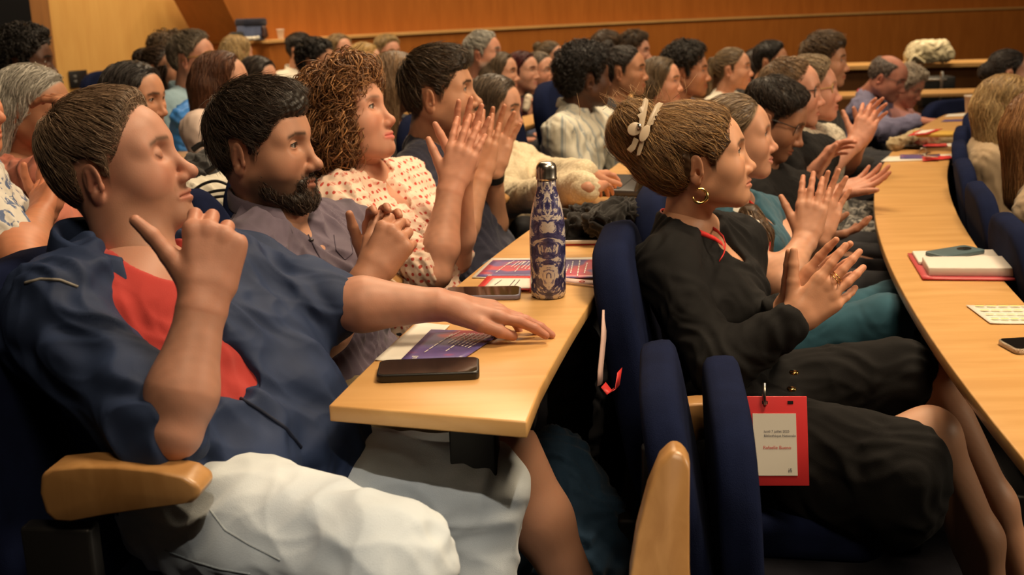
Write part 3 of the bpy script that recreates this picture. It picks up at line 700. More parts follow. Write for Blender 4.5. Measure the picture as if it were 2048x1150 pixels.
# ---------------------------------------------------------------- dressing and seating people
Zv = np.array([0, 0, 1.])
def style_hair(p, kind, c1, c2, d, seed=1, **k):
    q = max(.12, min(1.0, 2.0/d)); v = .0028 if d < 2.4 else .0035 if d < 3.5 else .005
    def N_(n): return int(n*q*q+350)
    def wd(w): return w*max(1, min(3.2, d/2.0))
    bold = dict(seed=seed)
    if kind == 'short':
        p_hair(p, [cap_prim(k.get('top', .016), k.get('side', .004), k.get('rec', 0), front=k.get('front', 0))], v, N_(13000), k.get('L', .040), wd(.00055), c1, c2, crown_flow((-.075, .0, .12), k.get('down', .05), k.get('fwd', 0)), lift=k.get('lift', .006), fly=k.get('fly', .006), jit=k.get('jit', .16), wave=k.get('wave', (0, .05)), line=k.get('rec', 0), **bold)
    elif kind == 'quiff':      # fuller on top, short at the sides, pushed forward
        pr = [cap_prim(.014, .005), ell_((.012, 0, .098), (.088, .066, .044), k=.03), ell_((.058, 0, .094), (.040, .060, .034), k=.02)]
        p_hair(p, pr, v, N_(13000), .055, wd(.0006), c1, c2, crown_flow((-.085, 0, .12), .05, .1), lift=.010, fly=.014, jit=.2, wave=(.002, .06), line=-.012, **bold)
    elif kind == 'shortcurl':
        pr = [cap_prim(k.get('top', .026), k.get('side', .012), k.get('rec', 0))]
        p_hair(p, pr, v, N_(7000), .045, wd(.0008), c1, c2, crown_flow(), curl=(.006, 260), lift=.012, fly=.01, jit=.7, M=12, **bold)
    elif kind == 'afro':
        t = k.get('t', .045)
        p_hair(p, [cap_prim(t, t*.8)], v*1.2, N_(5000), .030, wd(.0011), c1, c2, crown_flow(), curl=(.005, 420), lift=.008, fly=.006, jit=1.0, M=10, **bold)
    elif kind == 'curly':      # loose curls to the jaw
        pr = [cap_prim(.030, .020), ell_((-.035, 0, .00), (.085, .098, .088), k=.03), ell_((-.03, -.066, -.02), (.062, .040, .075), k=.02), ell_((-.03, .066, -.02), (.062, .040, .075), k=.02), ell_((-.07, 0, -.045), (.05, .07, .05), k=.02), ell_((.035, 0, .115), (.05, .062, .03), k=.02)]
        p_hair(p, pr, v*1.2, N_(4600), .095, wd(.00115), c1, c2, crown_flow((-.03, 0, .16), .3), curl=(.012, 115), lift=.018, fly=.022, jit=.5, M=16, wmin=.5, ear=False, base=.9, **bold)
    elif kind in ('long', 'bob'):
        Lz = k.get('len', -.26 if kind == 'long' else -.09); bk = k.get('back', -.055)
        pr = [cap_prim(.014, .010, .006), ell_((-.045, 0, .0), (.072, .085, .085), k=.03)]
        pr += [cap_((-.045, -.062, .0), .036, (bk-.005, -.072, Lz), .026, k=.03), cap_((-.045, .062, .0), .036, (bk-.005, .072, Lz), .026, k=.03), cap_((-.075, 0, .0), .045, (bk-.03, 0, Lz-.02), .035, k=.03)]
        pr += [cap_((-.062, -.04, .0), .04, (bk-.02, -.045, Lz-.01), .032, k=.03), cap_((-.062, .04, .0), .04, (bk-.02, .045, Lz-.01), .032, k=.03)]
        if k.get('face', 1): pr += [cap_((.045, -.058, .075), .018, (-.005, -.078, -.03), .018, k=.02), cap_((.045, .058, .075), .018, (-.005, .078, -.03), .018, k=.02)]
        def fl(x):
            o = np.zeros_like(x); top = sst(x[:, 2], .05, .12); o[:, 1] = np.sign(x[:, 1]+.005)*top*1.0; o[:, 2] = -1+.55*top; o[:, 0] = -.35*top; return o
        p_hair(p, pr, v*1.2, N_(9000), k.get('L', .13), wd(.0007), c1, c2, fl, ear=False, lift=.006, fly=.010, jit=.10, M=11, wave=k.get('wave', (.003, .09)), curl=k.get('curl', (0, 0)), **bold)
    elif kind == 'bun':
        b = np.array(k.get('at', (-.10, 0, .09)))
        pr = [cap_prim(.008, .006, .004), ell_(b, k.get('size', (.036, .038, .036)), k=.015)]
        def fl(x): return (b-x)*8+np.array([0, 0, 0])
        p_hair(p, pr, v, N_(5000), .08, wd(.0009), c1, c2, fl, lift=.004, fly=.008, jit=.15, **bold)
    elif kind == 'pony':
        b = np.array([-.115, 0, .07]); e = np.array(k.get('end', (-.135, -.0, -.13)))
        pr = [cap_prim(.008, .005, .004), cap_(b, .018, b+(e-b)*.35+np.array([-.015, 0, .01]), .026, k=.01), cap_(b+(e-b)*.35+np.array([-.015, 0, .01]), .026, e, .014, k=.01)]
        def fl(x):
            m = (x[:, 0] < -.10)[:, None]; return np.where(m, (e-b)[None]*8, (b-x)*8)
        p_hair(p, pr, v, N_(4000), .08, wd(.0009), c1, c2, fl, lift=.004, fly=.006, jit=.12, **bold)
    elif kind == 'ring':      # bald on top
        cut = lambda x: np.interp(x, [-.2, -.09, -.05, -.03, .0, .02, .03, .2], [-.065, -.06, -.04, .0, .02, .02, .06, .3])
        pr = [cap_prim(.010, .010, cut=cut), sub_(ell_((.01, 0, .13), (.10, .064, .068), k=.01))]
        p_hair(p, pr, v, N_(3000), .02, wd(.0008), c1, c2, crown_flow(down=.4), lift=.003, fly=.002, jit=.15, **bold)
def beard_mesh(p, c1, c2, n, d):
    """short full beard as strands on jaw and upper lip"""
    pr = []
    for s in (-1, 1):
        pr += [cap_((.022, s*.066, -.030), .008, (.034, s*.055, -.066), .014, k=.02), cap_((.034, s*.055, -.066), .014, (.080, s*.022, -.096), .017, k=.02), cap_((.098, s*.004, -.0445), .0055, (.088, s*.026, -.058), .007, k=.008), cap_((.088, s*.026, -.058), .007, (.082, s*.022, -.088), .012, k=.01)]
    pr += [cap_((.080, -.015, -.097), .018, (.080, .015, -.097), .018, k=.02), cap_((.094, -.006, -.076), .006, (.094, .006, -.076), .006, k=.01), ell_((.045, 0, -.100), (.03, .04, .012), k=.02)]
    V, Q, C = hair_mesh(pr, .0028, n, .016, .0007*max(1, d/2), c1, c2, lambda x: np.tile(np.array([[.45, 0, -1.]]), (len(x), 1)), lift=.006, fly=.005, jit=.35, M=5, seed=4, base=.8, ear=False)
    return mesh_obj('beard', to_world(V, p.M, p.org, p.s), Q, HAIR, p.o, C)
def collar(p, N_, f, l, up, mat, r=.066, h=.034, gap=40, flare=.018, tilt=.35, fold=.04, pts=1.0):
    """folded shirt collar round the neck, open at the throat"""
    V = []; n = 22
    for i in range(n+1):
        a = math.radians(gap+(360-2*gap)*i/n); dr = math.cos(a)*f+math.sin(a)*l
        e = abs(i/n-.5)*2; tip = max(0, e-.8)/.2*pts
        c = N_+up*(.018-math.cos(a)*tilt*.06)
        V += [c+dr*r+up*(-.01), c+dr*(r+.003)+up*h, c+dr*(r+.010)+up*(h-.002), c+dr*(r+flare+.012*tip)+up*(h-fold-.022*tip)+f*.012*tip]
    q = [[i*4+j, (i+1)*4+j, (i+1)*4+j+1, i*4+j+1] for i in range(n) for j in range(3)]
    o = mesh_obj('collar', V, np.array(q), mat, p.o)
    s = o.modifiers.new('thick', 'SOLIDIFY'); s.thickness = .0022; b = o.modifiers.new('sub', 'SUBSURF'); b.levels = 1; b.render_levels = 1
    return o
def lanyard(p, N_, f, l, low, mat, r=.062, w=.013):
    """ribbon round the neck down to the chest"""
    V = []; n = 26
    for i in range(n+1):
        a = math.radians(25+310*i/n); c = math.cos(a)*f+math.sin(a)*l
        rr = r+.004; back = max(0, -math.cos(a)); pt = N_+c*rr+Zv*(.012+.02*back)
        tt = max(0, abs(i/n-.5)*2-.45)/.55
        pt = pt*(1-tt**1.3)+(low+l*.012*(1 if i < n/2 else -1))*tt**1.3
        pt = pt+f*.03*math.sin(math.pi*tt)
        nrm = unit(c+Zv*.5); V += [pt+np.cross(unit(np.cross(Zv, c)), nrm)*0+Zv*w/2*(1-tt)+l*tt*w/2, pt-Zv*w/2*(1-tt)-l*tt*w/2+c*.006*(1-tt)]
    q = [[2*i, 2*i+1, 2*i+3, 2*i+2] for i in range(n)]
    o = mesh_obj('lanyard', V, np.array(q), mat, p.o); s = o.modifiers.new('thick', 'SOLIDIFY'); s.thickness = .002; return o
def torso_prims(N_, f, l, shR, shL, hip, fem, s=1.0, grow=0.0, bust=.0):
    g = grow; up = unit(N_-hip)
    ch = N_+(hip-N_)*.30; wa = N_+(hip-N_)*.66
    cr = (.088 if fem else .102)*s
    c1 = ch*.6+(shR+shL)/2*.4-up*.05*s
    P = [cap_(shR, .058*s+g, shL, .058*s+g, k=.05), cap_(N_-up*.0, .055*s+g, shR+up*.012, .040*s+g, k=.05), cap_(N_, .055*s+g, shL+up*.012, .040*s+g, k=.05),
         cap_(c1-unit(shL-shR)*.075*s, cr+g, c1+unit(shL-shR)*.075*s, cr+g, k=.05), cap_(c1, cr+g, wa, cr*.98+g, k=.06),
         cap_(wa-l*.05*s, cr*.92+g, wa+l*.05*s, cr*.92+g, k=.05), cap_(hip-l*.075*s, .112*s+g, hip+l*.075*s, .112*s+g, k=.06)]
    if fem:
        for q in (-1, 1): P.append(ell_(ch+f*(.062*s)+l*q*.070*s-up*.04, np.array([.068, .068, .068])*s+g, k=.05))
    return P
def sleeves(sh, el, wr, kind, g=.010, s=1.0):
    if kind == 'none': return []
    el = np.asarray(el); d = unit(wr-el)
    if kind == 'short': e = sh+(el-sh)*.62; return [cap_(sh, .062*s, e, .060*s, k=.04)]
    if kind == 'elbow': e = sh+(el-sh)*.92; return [cap_(sh, .062*s, e, .056*s, k=.04)]
    if kind == 'rolled': return [cap_(sh, .062*s, el, .053*s, k=.04), cap_(el, .053*s, el+d*.06, .050*s, k=.02)]
    return [cap_(sh, .064*s, el, .061*s, k=.04), cap_(el, .061*s, wr-d*.02, .048*s, k=.03)]
def seated(name, label, head, yaw, pitch, roll, h, hair, cl, d, a_row, rarm=None, larm=None, fem=False, s=None, sl='long', group=None, zf=0.0,
           N_=None, shR=None, shL=None, hip=None, legs=True, pants=None, kneeR=None, kneeL=None, lean=0.0, amp=.004, fscale=.10, neckline=.045, seed=1, hairkw=None, v=None, vneck=0, dress=None, hipd=.50, colr=None, bodyyaw=None, bare=None, bare_shade=1.0, thigh=.42):
    """a seated person: skin, eyes, hair, top, trousers, shoes; joints may be given, the rest follows the row"""
    s = s or (.95 if fem else 1.0); h = dict(h); h['fem'] = fem; h['far'] = d > 3.6
    ar = math.radians(a_row if bodyyaw is None else -bodyyaw); f = np.array([math.cos(ar), -math.sin(ar), 0]); l = np.array([math.sin(ar), math.cos(ar), 0])
    org = np.asarray(head, float)
    if N_ is None: N_ = org+(-f*.050-Zv*.150)*s
    ln = math.radians(lean)
    dn = -Zv*math.cos(ln)+(-f)*math.sin(ln) if lean else -Zv*.985+f*.17
    if hip is None: hip = N_+dn*hipd*s; hip[2] = max(hip[2], zf+.50)
    if shR is None: shR = N_-l*(.150 if fem else .170)*s-Zv*.055*s
    if shL is None: shL = N_+l*(.150 if fem else .170)*s-Zv*.055*s
    p = person(name, label, (hip[0], hip[1], zf), group); p.N = N_; p.f = f; p.l = l
    hv = .0020 if d < 2.6 else .0024 if d < 3.6 else .0030 if d < 5 else .0038
    p_head(p, org, yaw, pitch, roll, N_, h, hv, s)
    if d < 4.3 and not h.get('noeyes') and not h.get('closed'): lashes(p)
    if hair: style_hair(p, hair[0], hair[1], hair[2], d, seed, **(hairkw or {}))
    v = v or min(.012, max(.0045, d*.0022))
    av = .0024 if d < 2.6 else .003 if d < 3.6 else .0042 if d < 5.5 else .006
    arms = []
    for right, arm, sh in ((True, rarm, shR), (False, larm, shL)):
        sg = -1 if right else 1
        if arm is None:
            el = sh+f*.09*s+l*sg*.035-Zv*.25*s; wr = el+f*.22*s-l*sg*.09-Zv*.0
            arm = dict(el=el, wr=wr, w=-Zv, curl=(25, 30, 20))
        arms.append((arm, sh, right))
        if arm.get('skip'): continue
        V, Q, C = arm_mesh(arm['el'], arm['wr'], arm, right, h['skin'], av, s*arm.get('s', 1)*(.93 if fem else 1), sh if sl in ('none', 'short') else None)
        p_add(p, V, Q, C)
    core = torso_prims(N_, f, l, shR, shL, hip, fem, s, -.010)
    g = sdf(core, max(v, .009)); V, Q = surfnet(g); p_add(p, V, Q, np.tile(np.asarray(h['skin'], float)*SKT, (len(V), 1)))
    if bare:
        V, Q = surfnet(sdf(bare, .005)); p_add(p, V, Q, np.tile(np.asarray(h['skin'], float)*SKT*bare_shade, (len(V), 1)))  # bare leg skin darkened in its colour for the shade there
    p_done(p)
    pr = torso_prims(N_-Zv*.012, f, l, shR, shL, hip, fem, s, .004+amp*.6)
    for arm, sh, right in arms: pr += sleeves(sh, np.asarray(arm['el'], float), np.asarray(arm['wr'], float), sl, s=s)
    up = unit(N_-hip)
    pr.append(sub_(ell_(N_+f*.030+Zv*.030, (neckline*1.5, neckline*1.5, neckline*1.1), k=.012)))
    if vneck: pr.append(sub_(cap_(N_+f*.09+Zv*.0, .04, N_+f*.115-Zv*vneck, .012, k=.012)))
    if isinstance(cl, dict): mat = cl['mat']; colf = cl.get('col')
    else: mat = cl; colf = None
    garment(p, dress or 'shirt', pr, v, mat, amp, fscale, seed, up, 2.2, colf)
    if colr is not None: collar(p, N_-Zv*.012, f, l, unit(up*.85+Zv*.3), colr, .064*s)
    if legs:
        pm = pants or plain('dark_trousers', (.02, .02, .025), .9)
        kR = kneeR if kneeR is not None else hip+f*thigh*s-l*.09-Zv*(hip[2]-zf-.50)
        kL = kneeL if kneeL is not None else hip+f*thigh*s+l*.09-Zv*(hip[2]-zf-.50)
        pp = [cap_(hip-l*.075*s, .105*s, hip+l*.075*s, .105*s, k=.05)]
        for kn, sg in ((kR, -1), (kL, 1)):
            an = np.array([kn[0], kn[1], zf+.10])-f*.03
            hp = hip+l*sg*.085*s-Zv*.01
            pp += [cap_(hp, .092*s, kn, .066*s, k=.05), cap_(kn, .064*s, an, .048*s, k=.03)]
            sm = MB(); g2 = sdf([cap_(an-Zv*.065, .036, an+f*.13-Zv*.068, .030, k=.02), cap_(an-Zv*.04, .038, an-Zv*.066, .036, k=.02)], .009); V, Q = surfnet(g2); mesh_obj('shoe', V, Q, plain('dark_shoe', (.03, .028, .026), .5), p.o)
        garment(p, 'trousers', pp, max(.008, v*1.2), pm, amp*.8, .12, seed+3, f, 2.0)
    return p

# ---------------------------------------------------------------- people near the camera
SK_FAIR = (.60, .345, .235); SK_PINK = (.64, .36, .25); SK_TAN = (.54, .29, .175); SK_OLIVE = (.50, .28, .165); SK_BROWN = (.22, .105, .058); SK_DARK = (.10, .048, .028)
BR_D = (.030, .020, .014)
def dots_mat():
    m, nt, b = new_mat('dotted_blouse')
    t = N(nt, 'ShaderNodeAttribute'); t.attribute_name = 'uvw'
    mp = N(nt, 'ShaderNodeMapping'); mp.inputs['Scale'].default_value = (58, 58, 0); nt.links.new(t.outputs['Vector'], mp.inputs[0])
    vo = N(nt, 'ShaderNodeTexVoronoi'); vo.voronoi_dimensions = '2D'; vo.inputs['Randomness'].default_value = 0.12; vo.inputs['Scale'].default_value = 1; nt.links.new(mp.outputs[0], vo.inputs[0])
    nt.links.new(ramp(nt, vo.outputs['Distance'], [(.20, (.52, .055, .03)), (.245, (.80, .60, .47))]), b.inputs['Base Color'])
    b.inputs['Roughness'].default_value = .75; b.inputs['Sheen Weight'].default_value = .1
    return m
def add_uvw(o, f, l, c):
    """surface coordinates of a garment: around the body and up"""
    me = o.data; n = len(me.vertices); co = np.empty(n*3, np.float32); me.vertices.foreach_get('co', co); V = co.reshape(-1, 3)
    nr = np.empty(n*3, np.float32); me.vertices.foreach_get('normal', nr); Nn = nr.reshape(-1, 3)
    q = V-c; a = q@f; b = q@l; u = np.where(np.abs(Nn@l) > np.abs(Nn@f), a, b+.3)
    at = me.attributes.new('uvw', 'FLOAT_VECTOR', 'POINT'); at.data.foreach_set('vector', np.stack([u, q[:, 2], 0*u], 1).astype(np.float32).ravel())

# --- the man in the blue jacket
M_JACKET = cloth('blue_jacket', (.022, .036, .085), .65, 1200, .16, .0, spec=.2)
M_TEE = cloth('red_tee', (.42, .040, .034), .85, 900, .1, .2)
def denim(name, c1, c2, sc=5.0):
    m, nt, b = new_mat(name); v = coords(nt)
    n = N(nt, 'ShaderNodeTexNoise'); n.inputs['Scale'].default_value = sc; n.inputs['Detail'].default_value = 4; nt.links.new(v, n.inputs[0])
    nt.links.new(ramp(nt, n.outputs[0], [(.3, c1), (.7, c2)]), b.inputs['Base Color']); b.inputs['Roughness'].default_value = .9; b.inputs['Sheen Weight'].default_value = .2
    w = N(nt, 'ShaderNodeTexNoise'); w.inputs['Scale'].default_value = 900; nt.links.new(v, w.inputs[0]); bump(nt, b, w.outputs[0], .4, .0015)
    MAT[name] = m; return m
M_JEANS = denim('washed_jeans', (.44, .49, .53), (.60, .64, .65))
p = person('person', 'man in a blue zip jacket over a red T-shirt, fist at his chin, eyes closed', (-.35, 1.65, 0))
f1 = np.array([.995, -.10, 0]); l1 = np.array([.10, .995, 0])
shR = Pd(135, 640, 1.60); shL = Pd(470, 570, 1.96); NK = Pd(292, 548, 1.72)
elR = Pd(346, 862, 1.46); wrR = Pd(408, 598, 1.49)
h1 = dict(skin=(.53, .30, .22), hair=(.13, .085, .055), brow=(.13, .075, .05), browk=.9, beard=.5, beardc=(.27, .14, .085), closed=True, nose=1.25, flush=.8, jaw=1.0, rec=.008)
p_head(p, Pd(236, 350, 1.74), 0, 13, 0, NK, h1, .0019, .95)
style_hair(p, 'short', (.13, .084, .054), (.42, .29, .19), 1.6, 1, top=.018, side=.006, L=.042, rec=.006, lift=.008, fly=.004, jit=.13, down=.1)
V, Q, C = arm_mesh(elR, wrR, dict(u=Pd(432, 470, 1.50)-wrR, w=(-.15, 1, .05), curl=[(48, 88, 45), (55, 92, 45), (62, 92, 45), (70, 92, 45)], spread=3, thumb=(46, -6, -4, -8)), True, h1['skin'], .0021, 1.04); p_add(p, V, Q, C)
wrL = Pz(893, 610, .794); elL = Pd(655, 608, 1.90)
V, Q, C = arm_mesh(elL, wrL, dict(u=Pz(1075, 638, .762)-wrL, w=(.0, .0, -1), curl=[(2, 12, 10), (4, 12, 10), (10, 16, 12), (18, 22, 14)], spread=4, thumb=(26, 6, 22, 25)), False, h1['skin'], .0022, 1.05); p_add(p, V, Q, C)
tp = [cap_(Pd(250, 650, 1.70), .105, Pd(420, 620, 1.88), .105, k=.05), cap_(Pd(330, 800, 1.70), .115, Pd(500, 770, 1.84), .115, k=.06), cap_(Pd(420, 950, 1.70), .12, Pd(580, 910, 1.84), .12, k=.06), cap_(NK, .055, Pd(330, 680, 1.76), .11, k=.06)]
g = sdf(tp, .010); V, Q = surfnet(g); p_add(p, V, Q, np.tile(np.array(h1['skin'])*SKT, (len(V), 1))); p_done(p)
tee = [cap_(q[1], q[2]+.010, q[3], q[4]+.010, k=q[5]) for q in tp]
tee += [cap_(NK-Zv*.03, .06, shR, .05, k=.06), cap_(NK-Zv*.03, .06, shL, .05, k=.06), sub_(ell_(NK+f1*.035+Zv*.045, (.085, .085, .062), k=.01))]
garment(p, 'tshirt', tee, .0045, M_TEE, .003, .13, 11, (.3, 0, 1), 2.5)
jk = [cap_(q[1], q[2]+.028, q[3], q[4]+.028, k=q[5]) for q in tp[:3]]
jk += [cap_(shR, .078, shL, .078, k=.05), cap_(NK-Zv*.02-l1*.03-f1*.03, .075, shR, .068, k=.05), cap_(NK-Zv*.02+l1*.03-f1*.03, .075, shL, .066, k=.05),
       cap_(shR, .082, Pd(312, 856, 1.485), .070, k=.06), cap_(shL, .078, Pd(625, 602, 1.92), .072, k=.05), cap_(Pd(625, 602, 1.92), .072, Pd(658, 607, 1.91), .066, k=.02),
       cap_(NK-f1*.05-l1*.05+Zv*.02, .050, NK-f1*.05+l1*.05+Zv*.02, .050, k=.03)]
fr = unit(f1-l1*.55)
jk += [sub_(ell_(NK+f1*.03+Zv*.05, (.095, .095, .085), k=.02)), sub_(cap_(Pd(355, 545, 1.58), .10, Pd(440, 690, 1.60), .078, k=.02)), sub_(cap_(Pd(440, 690, 1.60), .078, Pd(470, 745, 1.64), .035, k=.02))]
garment(p, 'jacket', jk, .0042, M_JACKET, .009, .17, 3, Pd(300, 845, 1.50)-shR, 2.2)
# zip edges, hem, shoulder seam and cuffs of the jacket
def on_path(pts, r, name, mat, par, n=40, flat=None):
    pts = np.asarray(pts, float); t = np.linspace(0, len(pts)-1, n); i = np.minimum(t.astype(int), len(pts)-2); u = (t-i)[:, None]
    def g_(k): return pts[np.clip(k, 0, len(pts)-1)]
    P0, P1, P2, P3 = g_(i-1), g_(i), g_(i+1), g_(i+2)
    c = .5*((2*P1)+(-P0+P2)*u+(2*P0-5*P1+4*P2-P3)*u**2+(-P0+3*P1-3*P2+P3)*u**3)
    return MB().tube(c, r, 8, flat=flat).build(name, mat, par, True)
collar(p, NK-Zv*.005-f1*.012, f1, l1, unit(Zv-f1*.25), M_JACKET, .088, .048, 70, .035, .5, .055, 0)
jn = [cap_(Pd(400, 975, 1.70), .118, Pd(575, 930, 1.84), .118, k=.05), cap_(Pd(400, 1010, 1.66), .108, Pd(780, 1128, 1.43), .082, k=.05), cap_(Pd(780, 1128, 1.43), .080, Pd(760, 1600, 1.42), .06, k=.04),
      cap_(Pd(585, 960, 1.86), .105, Pd(955, 975, 1.83), .080, k=.05), cap_(Pd(955, 975, 1.83), .078, Pd(940, 1430, 1.88), .06, k=.04)]
garment(p, 'jeans', jn, .0048, M_JEANS, .0045, .17, 23, (.5, -1, .4), 2.6)
for q in (Pd(760, 1600, 1.42), Pd(940, 1430, 1.88)):
    an = np.array([q[0], q[1], .09]); g2 = sdf([cap_(an-Zv*.05, .038, an+f1*.15-Zv*.055, .033, k=.02), cap_(an, .045, an-Zv*.05, .038, k=.02)], .008); V, Q = surfnet(g2); mesh_obj('shoe', V, Q, plain('dark_shoe', (.03, .028, .026), .5), p.o)
P_M1 = p

def part(p, n): return [o for o in p.o.children if o.name.split('.')[0] == n][0]
def surf_path(o, px, r, name, mat, par, off=.0005, n=40):
    q = np.array(px, float); t = np.linspace(0, len(q)-1, 26); pts = np.stack([np.interp(t, range(len(q)), q[:, k]) for k in (0, 1)], 1)
    h_ = hit_mesh(o, pts, off)
    if len(h_) > 2: return on_path(h_, r, name, mat, par, n)
M_SEAM = cloth('jacket_seam', (.008, .012, .030), .7, 900, .1, 0); M_REFL = plain('grey_piping', (.22, .20, .17), .5)
oj = part(p, 'jacket'); oq = part(p, 'jeans')
surf_path(oj, [(50, 566), (80, 558), (120, 560), (156, 574)], .0022, 'piping', M_REFL, p.o)
surf_path(oj, [(470, 790), (520, 820), (570, 855), (602, 895)], .003, 'zip', M_SEAM, p.o)
M_STITCH = denim('jean_stitch', (.22, .25, .27), (.32, .35, .36))
surf_path(oq, [(420, 1020), (450, 1060), (500, 1090), (560, 1120)], .0014, 'seam', M_STITCH, p.o)
surf_path(oq, [(330, 1100), (380, 1120), (440, 1138), (500, 1148)], .0014, 'seam', M_STITCH, p.o)

# --- the other people in the two nearest rows
M_PURPLE = cloth('grey_purple_shirt', (.115, .090, .125), .8, 900, .15)
M_KHAKI = cloth('khaki_shorts', (.25, .19, .11), .9, 800, .12)
BRD = 0; sh2R, sh2L = Pd(492, 520, 2.10), Pd(690, 470, 2.42)
N2 = Pd(548, 428, 2.20)
p = seated('person', 'bearded man in a grey-purple shirt, hands clasped before him', Pd(524, 308, 2.17), -14, 2, 0,
    dict(skin=(.50, .285, .19), hair=(.030, .021, .015), brow=(.025, .017, .012), beard=.85, beardc=(.05, .03, .02), nose=1.15, gaze=(1, .05, -.05), open=.75), ('quiff', (.028, .020, .015), (.10, .07, .05)), M_PURPLE, 2.1, 9,
    rarm=dict(el=Pd(618, 705, 2.03), wr=Pd(742, 548, 2.04), u=Pd(808, 445, 2.05)-Pd(742, 548, 2.04), w=(.35, .9, .2), curl=[(45, 75, 40), (50, 78, 40), (55, 80, 40), (60, 80, 40)], spread=4, thumb=(30, 18, 10, 10), s=1.0),
    larm=dict(el=Pd(690, 680, 2.35), wr=Pd(752, 540, 2.16), u=Pd(770, 440, 2.14)-Pd(752, 540, 2.16), w=(.3, -1, .0), curl=(30, 40, 25), thumb=(35, 5, 5, 5)),
    N_=N2, shR=sh2R, shL=sh2L, hip=Pd(690, 790, 2.28), sl='elbow', s=.98, amp=.006, fscale=.09, neckline=.045, vneck=.05, colr=M_PURPLE, pants=M_KHAKI, kneeR=Pd(985, 870, 2.05), kneeL=Pd(1010, 800, 2.40), bodyyaw=-20, bare_shade=.8,
    bare=[cap_(Pd(1020, 900, 2.02), .056, Pd(1080, 1040, 2.02), .058, k=.03), cap_(Pd(1080, 1040, 2.02), .056, Pd(1180, 1240, 2.02), .036, k=.03)])
beard_mesh(p, (.030, .019, .013), (.075, .045, .028), 2600, 2.1)
o2 = part(p, 'shirt')
for q in hit_mesh(o2, [(622, 480), (640, 520), (658, 556)], .001): MB().lathe(q, [(.001, -.0025), (.0055, -.0015), (.0055, .0015), (.001, .0025)], 12).build('button', plain('button_dark', (.03, .025, .03), .35), p.o, True)
surf_path(o2, [(604, 446), (622, 480), (645, 525), (665, 570)], .0018, 'placket_seam', cloth('shirt_seam', (.07, .055, .08), .8, 900, .1, 0), p.o)
surf_path(o2, [(668, 470), (672, 500), (690, 520), (706, 505), (700, 470)], .0012, 'pocket_seam', cloth('shirt_seam', (.07, .055, .08), .8, 900, .1, 0), p.o)
M_DOTS = dots_mat()
N3 = Pd(722, 345, 2.74)
p = seated('person', 'woman with short auburn curls in a cream blouse with red dots, clapping', Pd(698, 246, 2.70), -16, 16, -4,
    dict(skin=SK_PINK, hair=(.14, .060, .025), brow=(.14, .075, .045), lip=(.60, .11, .10), flush=.9, gaze=(1, .15, -.12), browk=.6), ('curly', (.095, .038, .015), (.48, .23, .085)), M_DOTS, 2.66, 11.2,
    rarm=dict(el=Pd(872, 548, 2.52), wr=Pd(902, 372, 2.55), u=Pd(938, 262, 2.56)-Pd(902, 372, 2.55), w=(.25, 1, 0), curl=(6, 8, 5), spread=5, thumb=(42, 0, 0, 0), s=1.06),
    larm=dict(el=Pd(915, 520, 2.85), wr=Pd(922, 342, 2.66), u=Pd(948, 215, 2.66)-Pd(922, 342, 2.66), w=(.2, -1, 0), curl=(6, 8, 5), spread=6, thumb=(40, 0, 0, 0), s=1.06),
    N_=N3, shR=Pd(672, 412, 2.62), shL=Pd(812, 372, 2.98), hip=Pd(850, 660, 2.80), fem=True, s=.97, sl='elbow', amp=.007, fscale=.085, neckline=.05, vneck=.16, dress='blouse', bodyyaw=-16, seed=5)
for o in [q for q in p.o.children if q.name.split('.')[0] in ('blouse',)]: add_uvw(o, p.f, p.l, p.N)

M_NAVYT = cloth('navy_tee', (.030, .030, .052), .85, 900, .15)
N4 = Pd(856, 288, 3.27)
p = seated('person', 'dark-haired young man in a navy T-shirt with a watch, clapping', Pd(876, 196, 3.20), -6, 5, 0,
    dict(skin=(.56, .32, .20), hair=(.035, .022, .015), brow=(.025, .015, .01), browk=1.0, beard=.38, beardc=(.14, .075, .045), nose=1.15, gaze=(1, 0, -.02)), ('quiff', (.030, .020, .013), (.13, .085, .05)), M_NAVYT, 3.2, 14,
    rarm=dict(el=Pd(912, 490, 3.02), wr=Pd(962, 350, 3.04), u=Pd(972, 240, 3.05)-Pd(962, 350, 3.04), w=(.25, 1, 0), curl=(4, 6, 4), spread=4, thumb=(38, 0, 0, 0), s=1.0),
    larm=dict(el=Pd(985, 490, 3.35), wr=Pd(986, 338, 3.18), u=Pd(1012, 228, 3.18)-Pd(986, 338, 3.18), w=(.35, -1, .05), curl=(6, 10, 6), spread=8, thumb=(45, 5, 0, 0), s=1.0),
    N_=N4, shR=Pd(838, 345, 3.14), shL=Pd(930, 330, 3.46), hip=Pd(960, 545, 3.3), sl='short', amp=.005, neckline=.05, pants=denim('blue_jeans', (.06, .10, .16), (.10, .15, .21)), bodyyaw=-16, seed=6)
w_ = Pd(986, 352, 3.19); e_ = Pd(985, 490, 3.35); dd = unit(w_-e_)
V = []
MB().tube([w_-dd*.012, w_-dd*.002, w_+dd*.010], [.033, .034, .033], 20, cap=False).build('watch_strap', plain('black_rubber', (.01, .01, .01), .5), p.o, True)

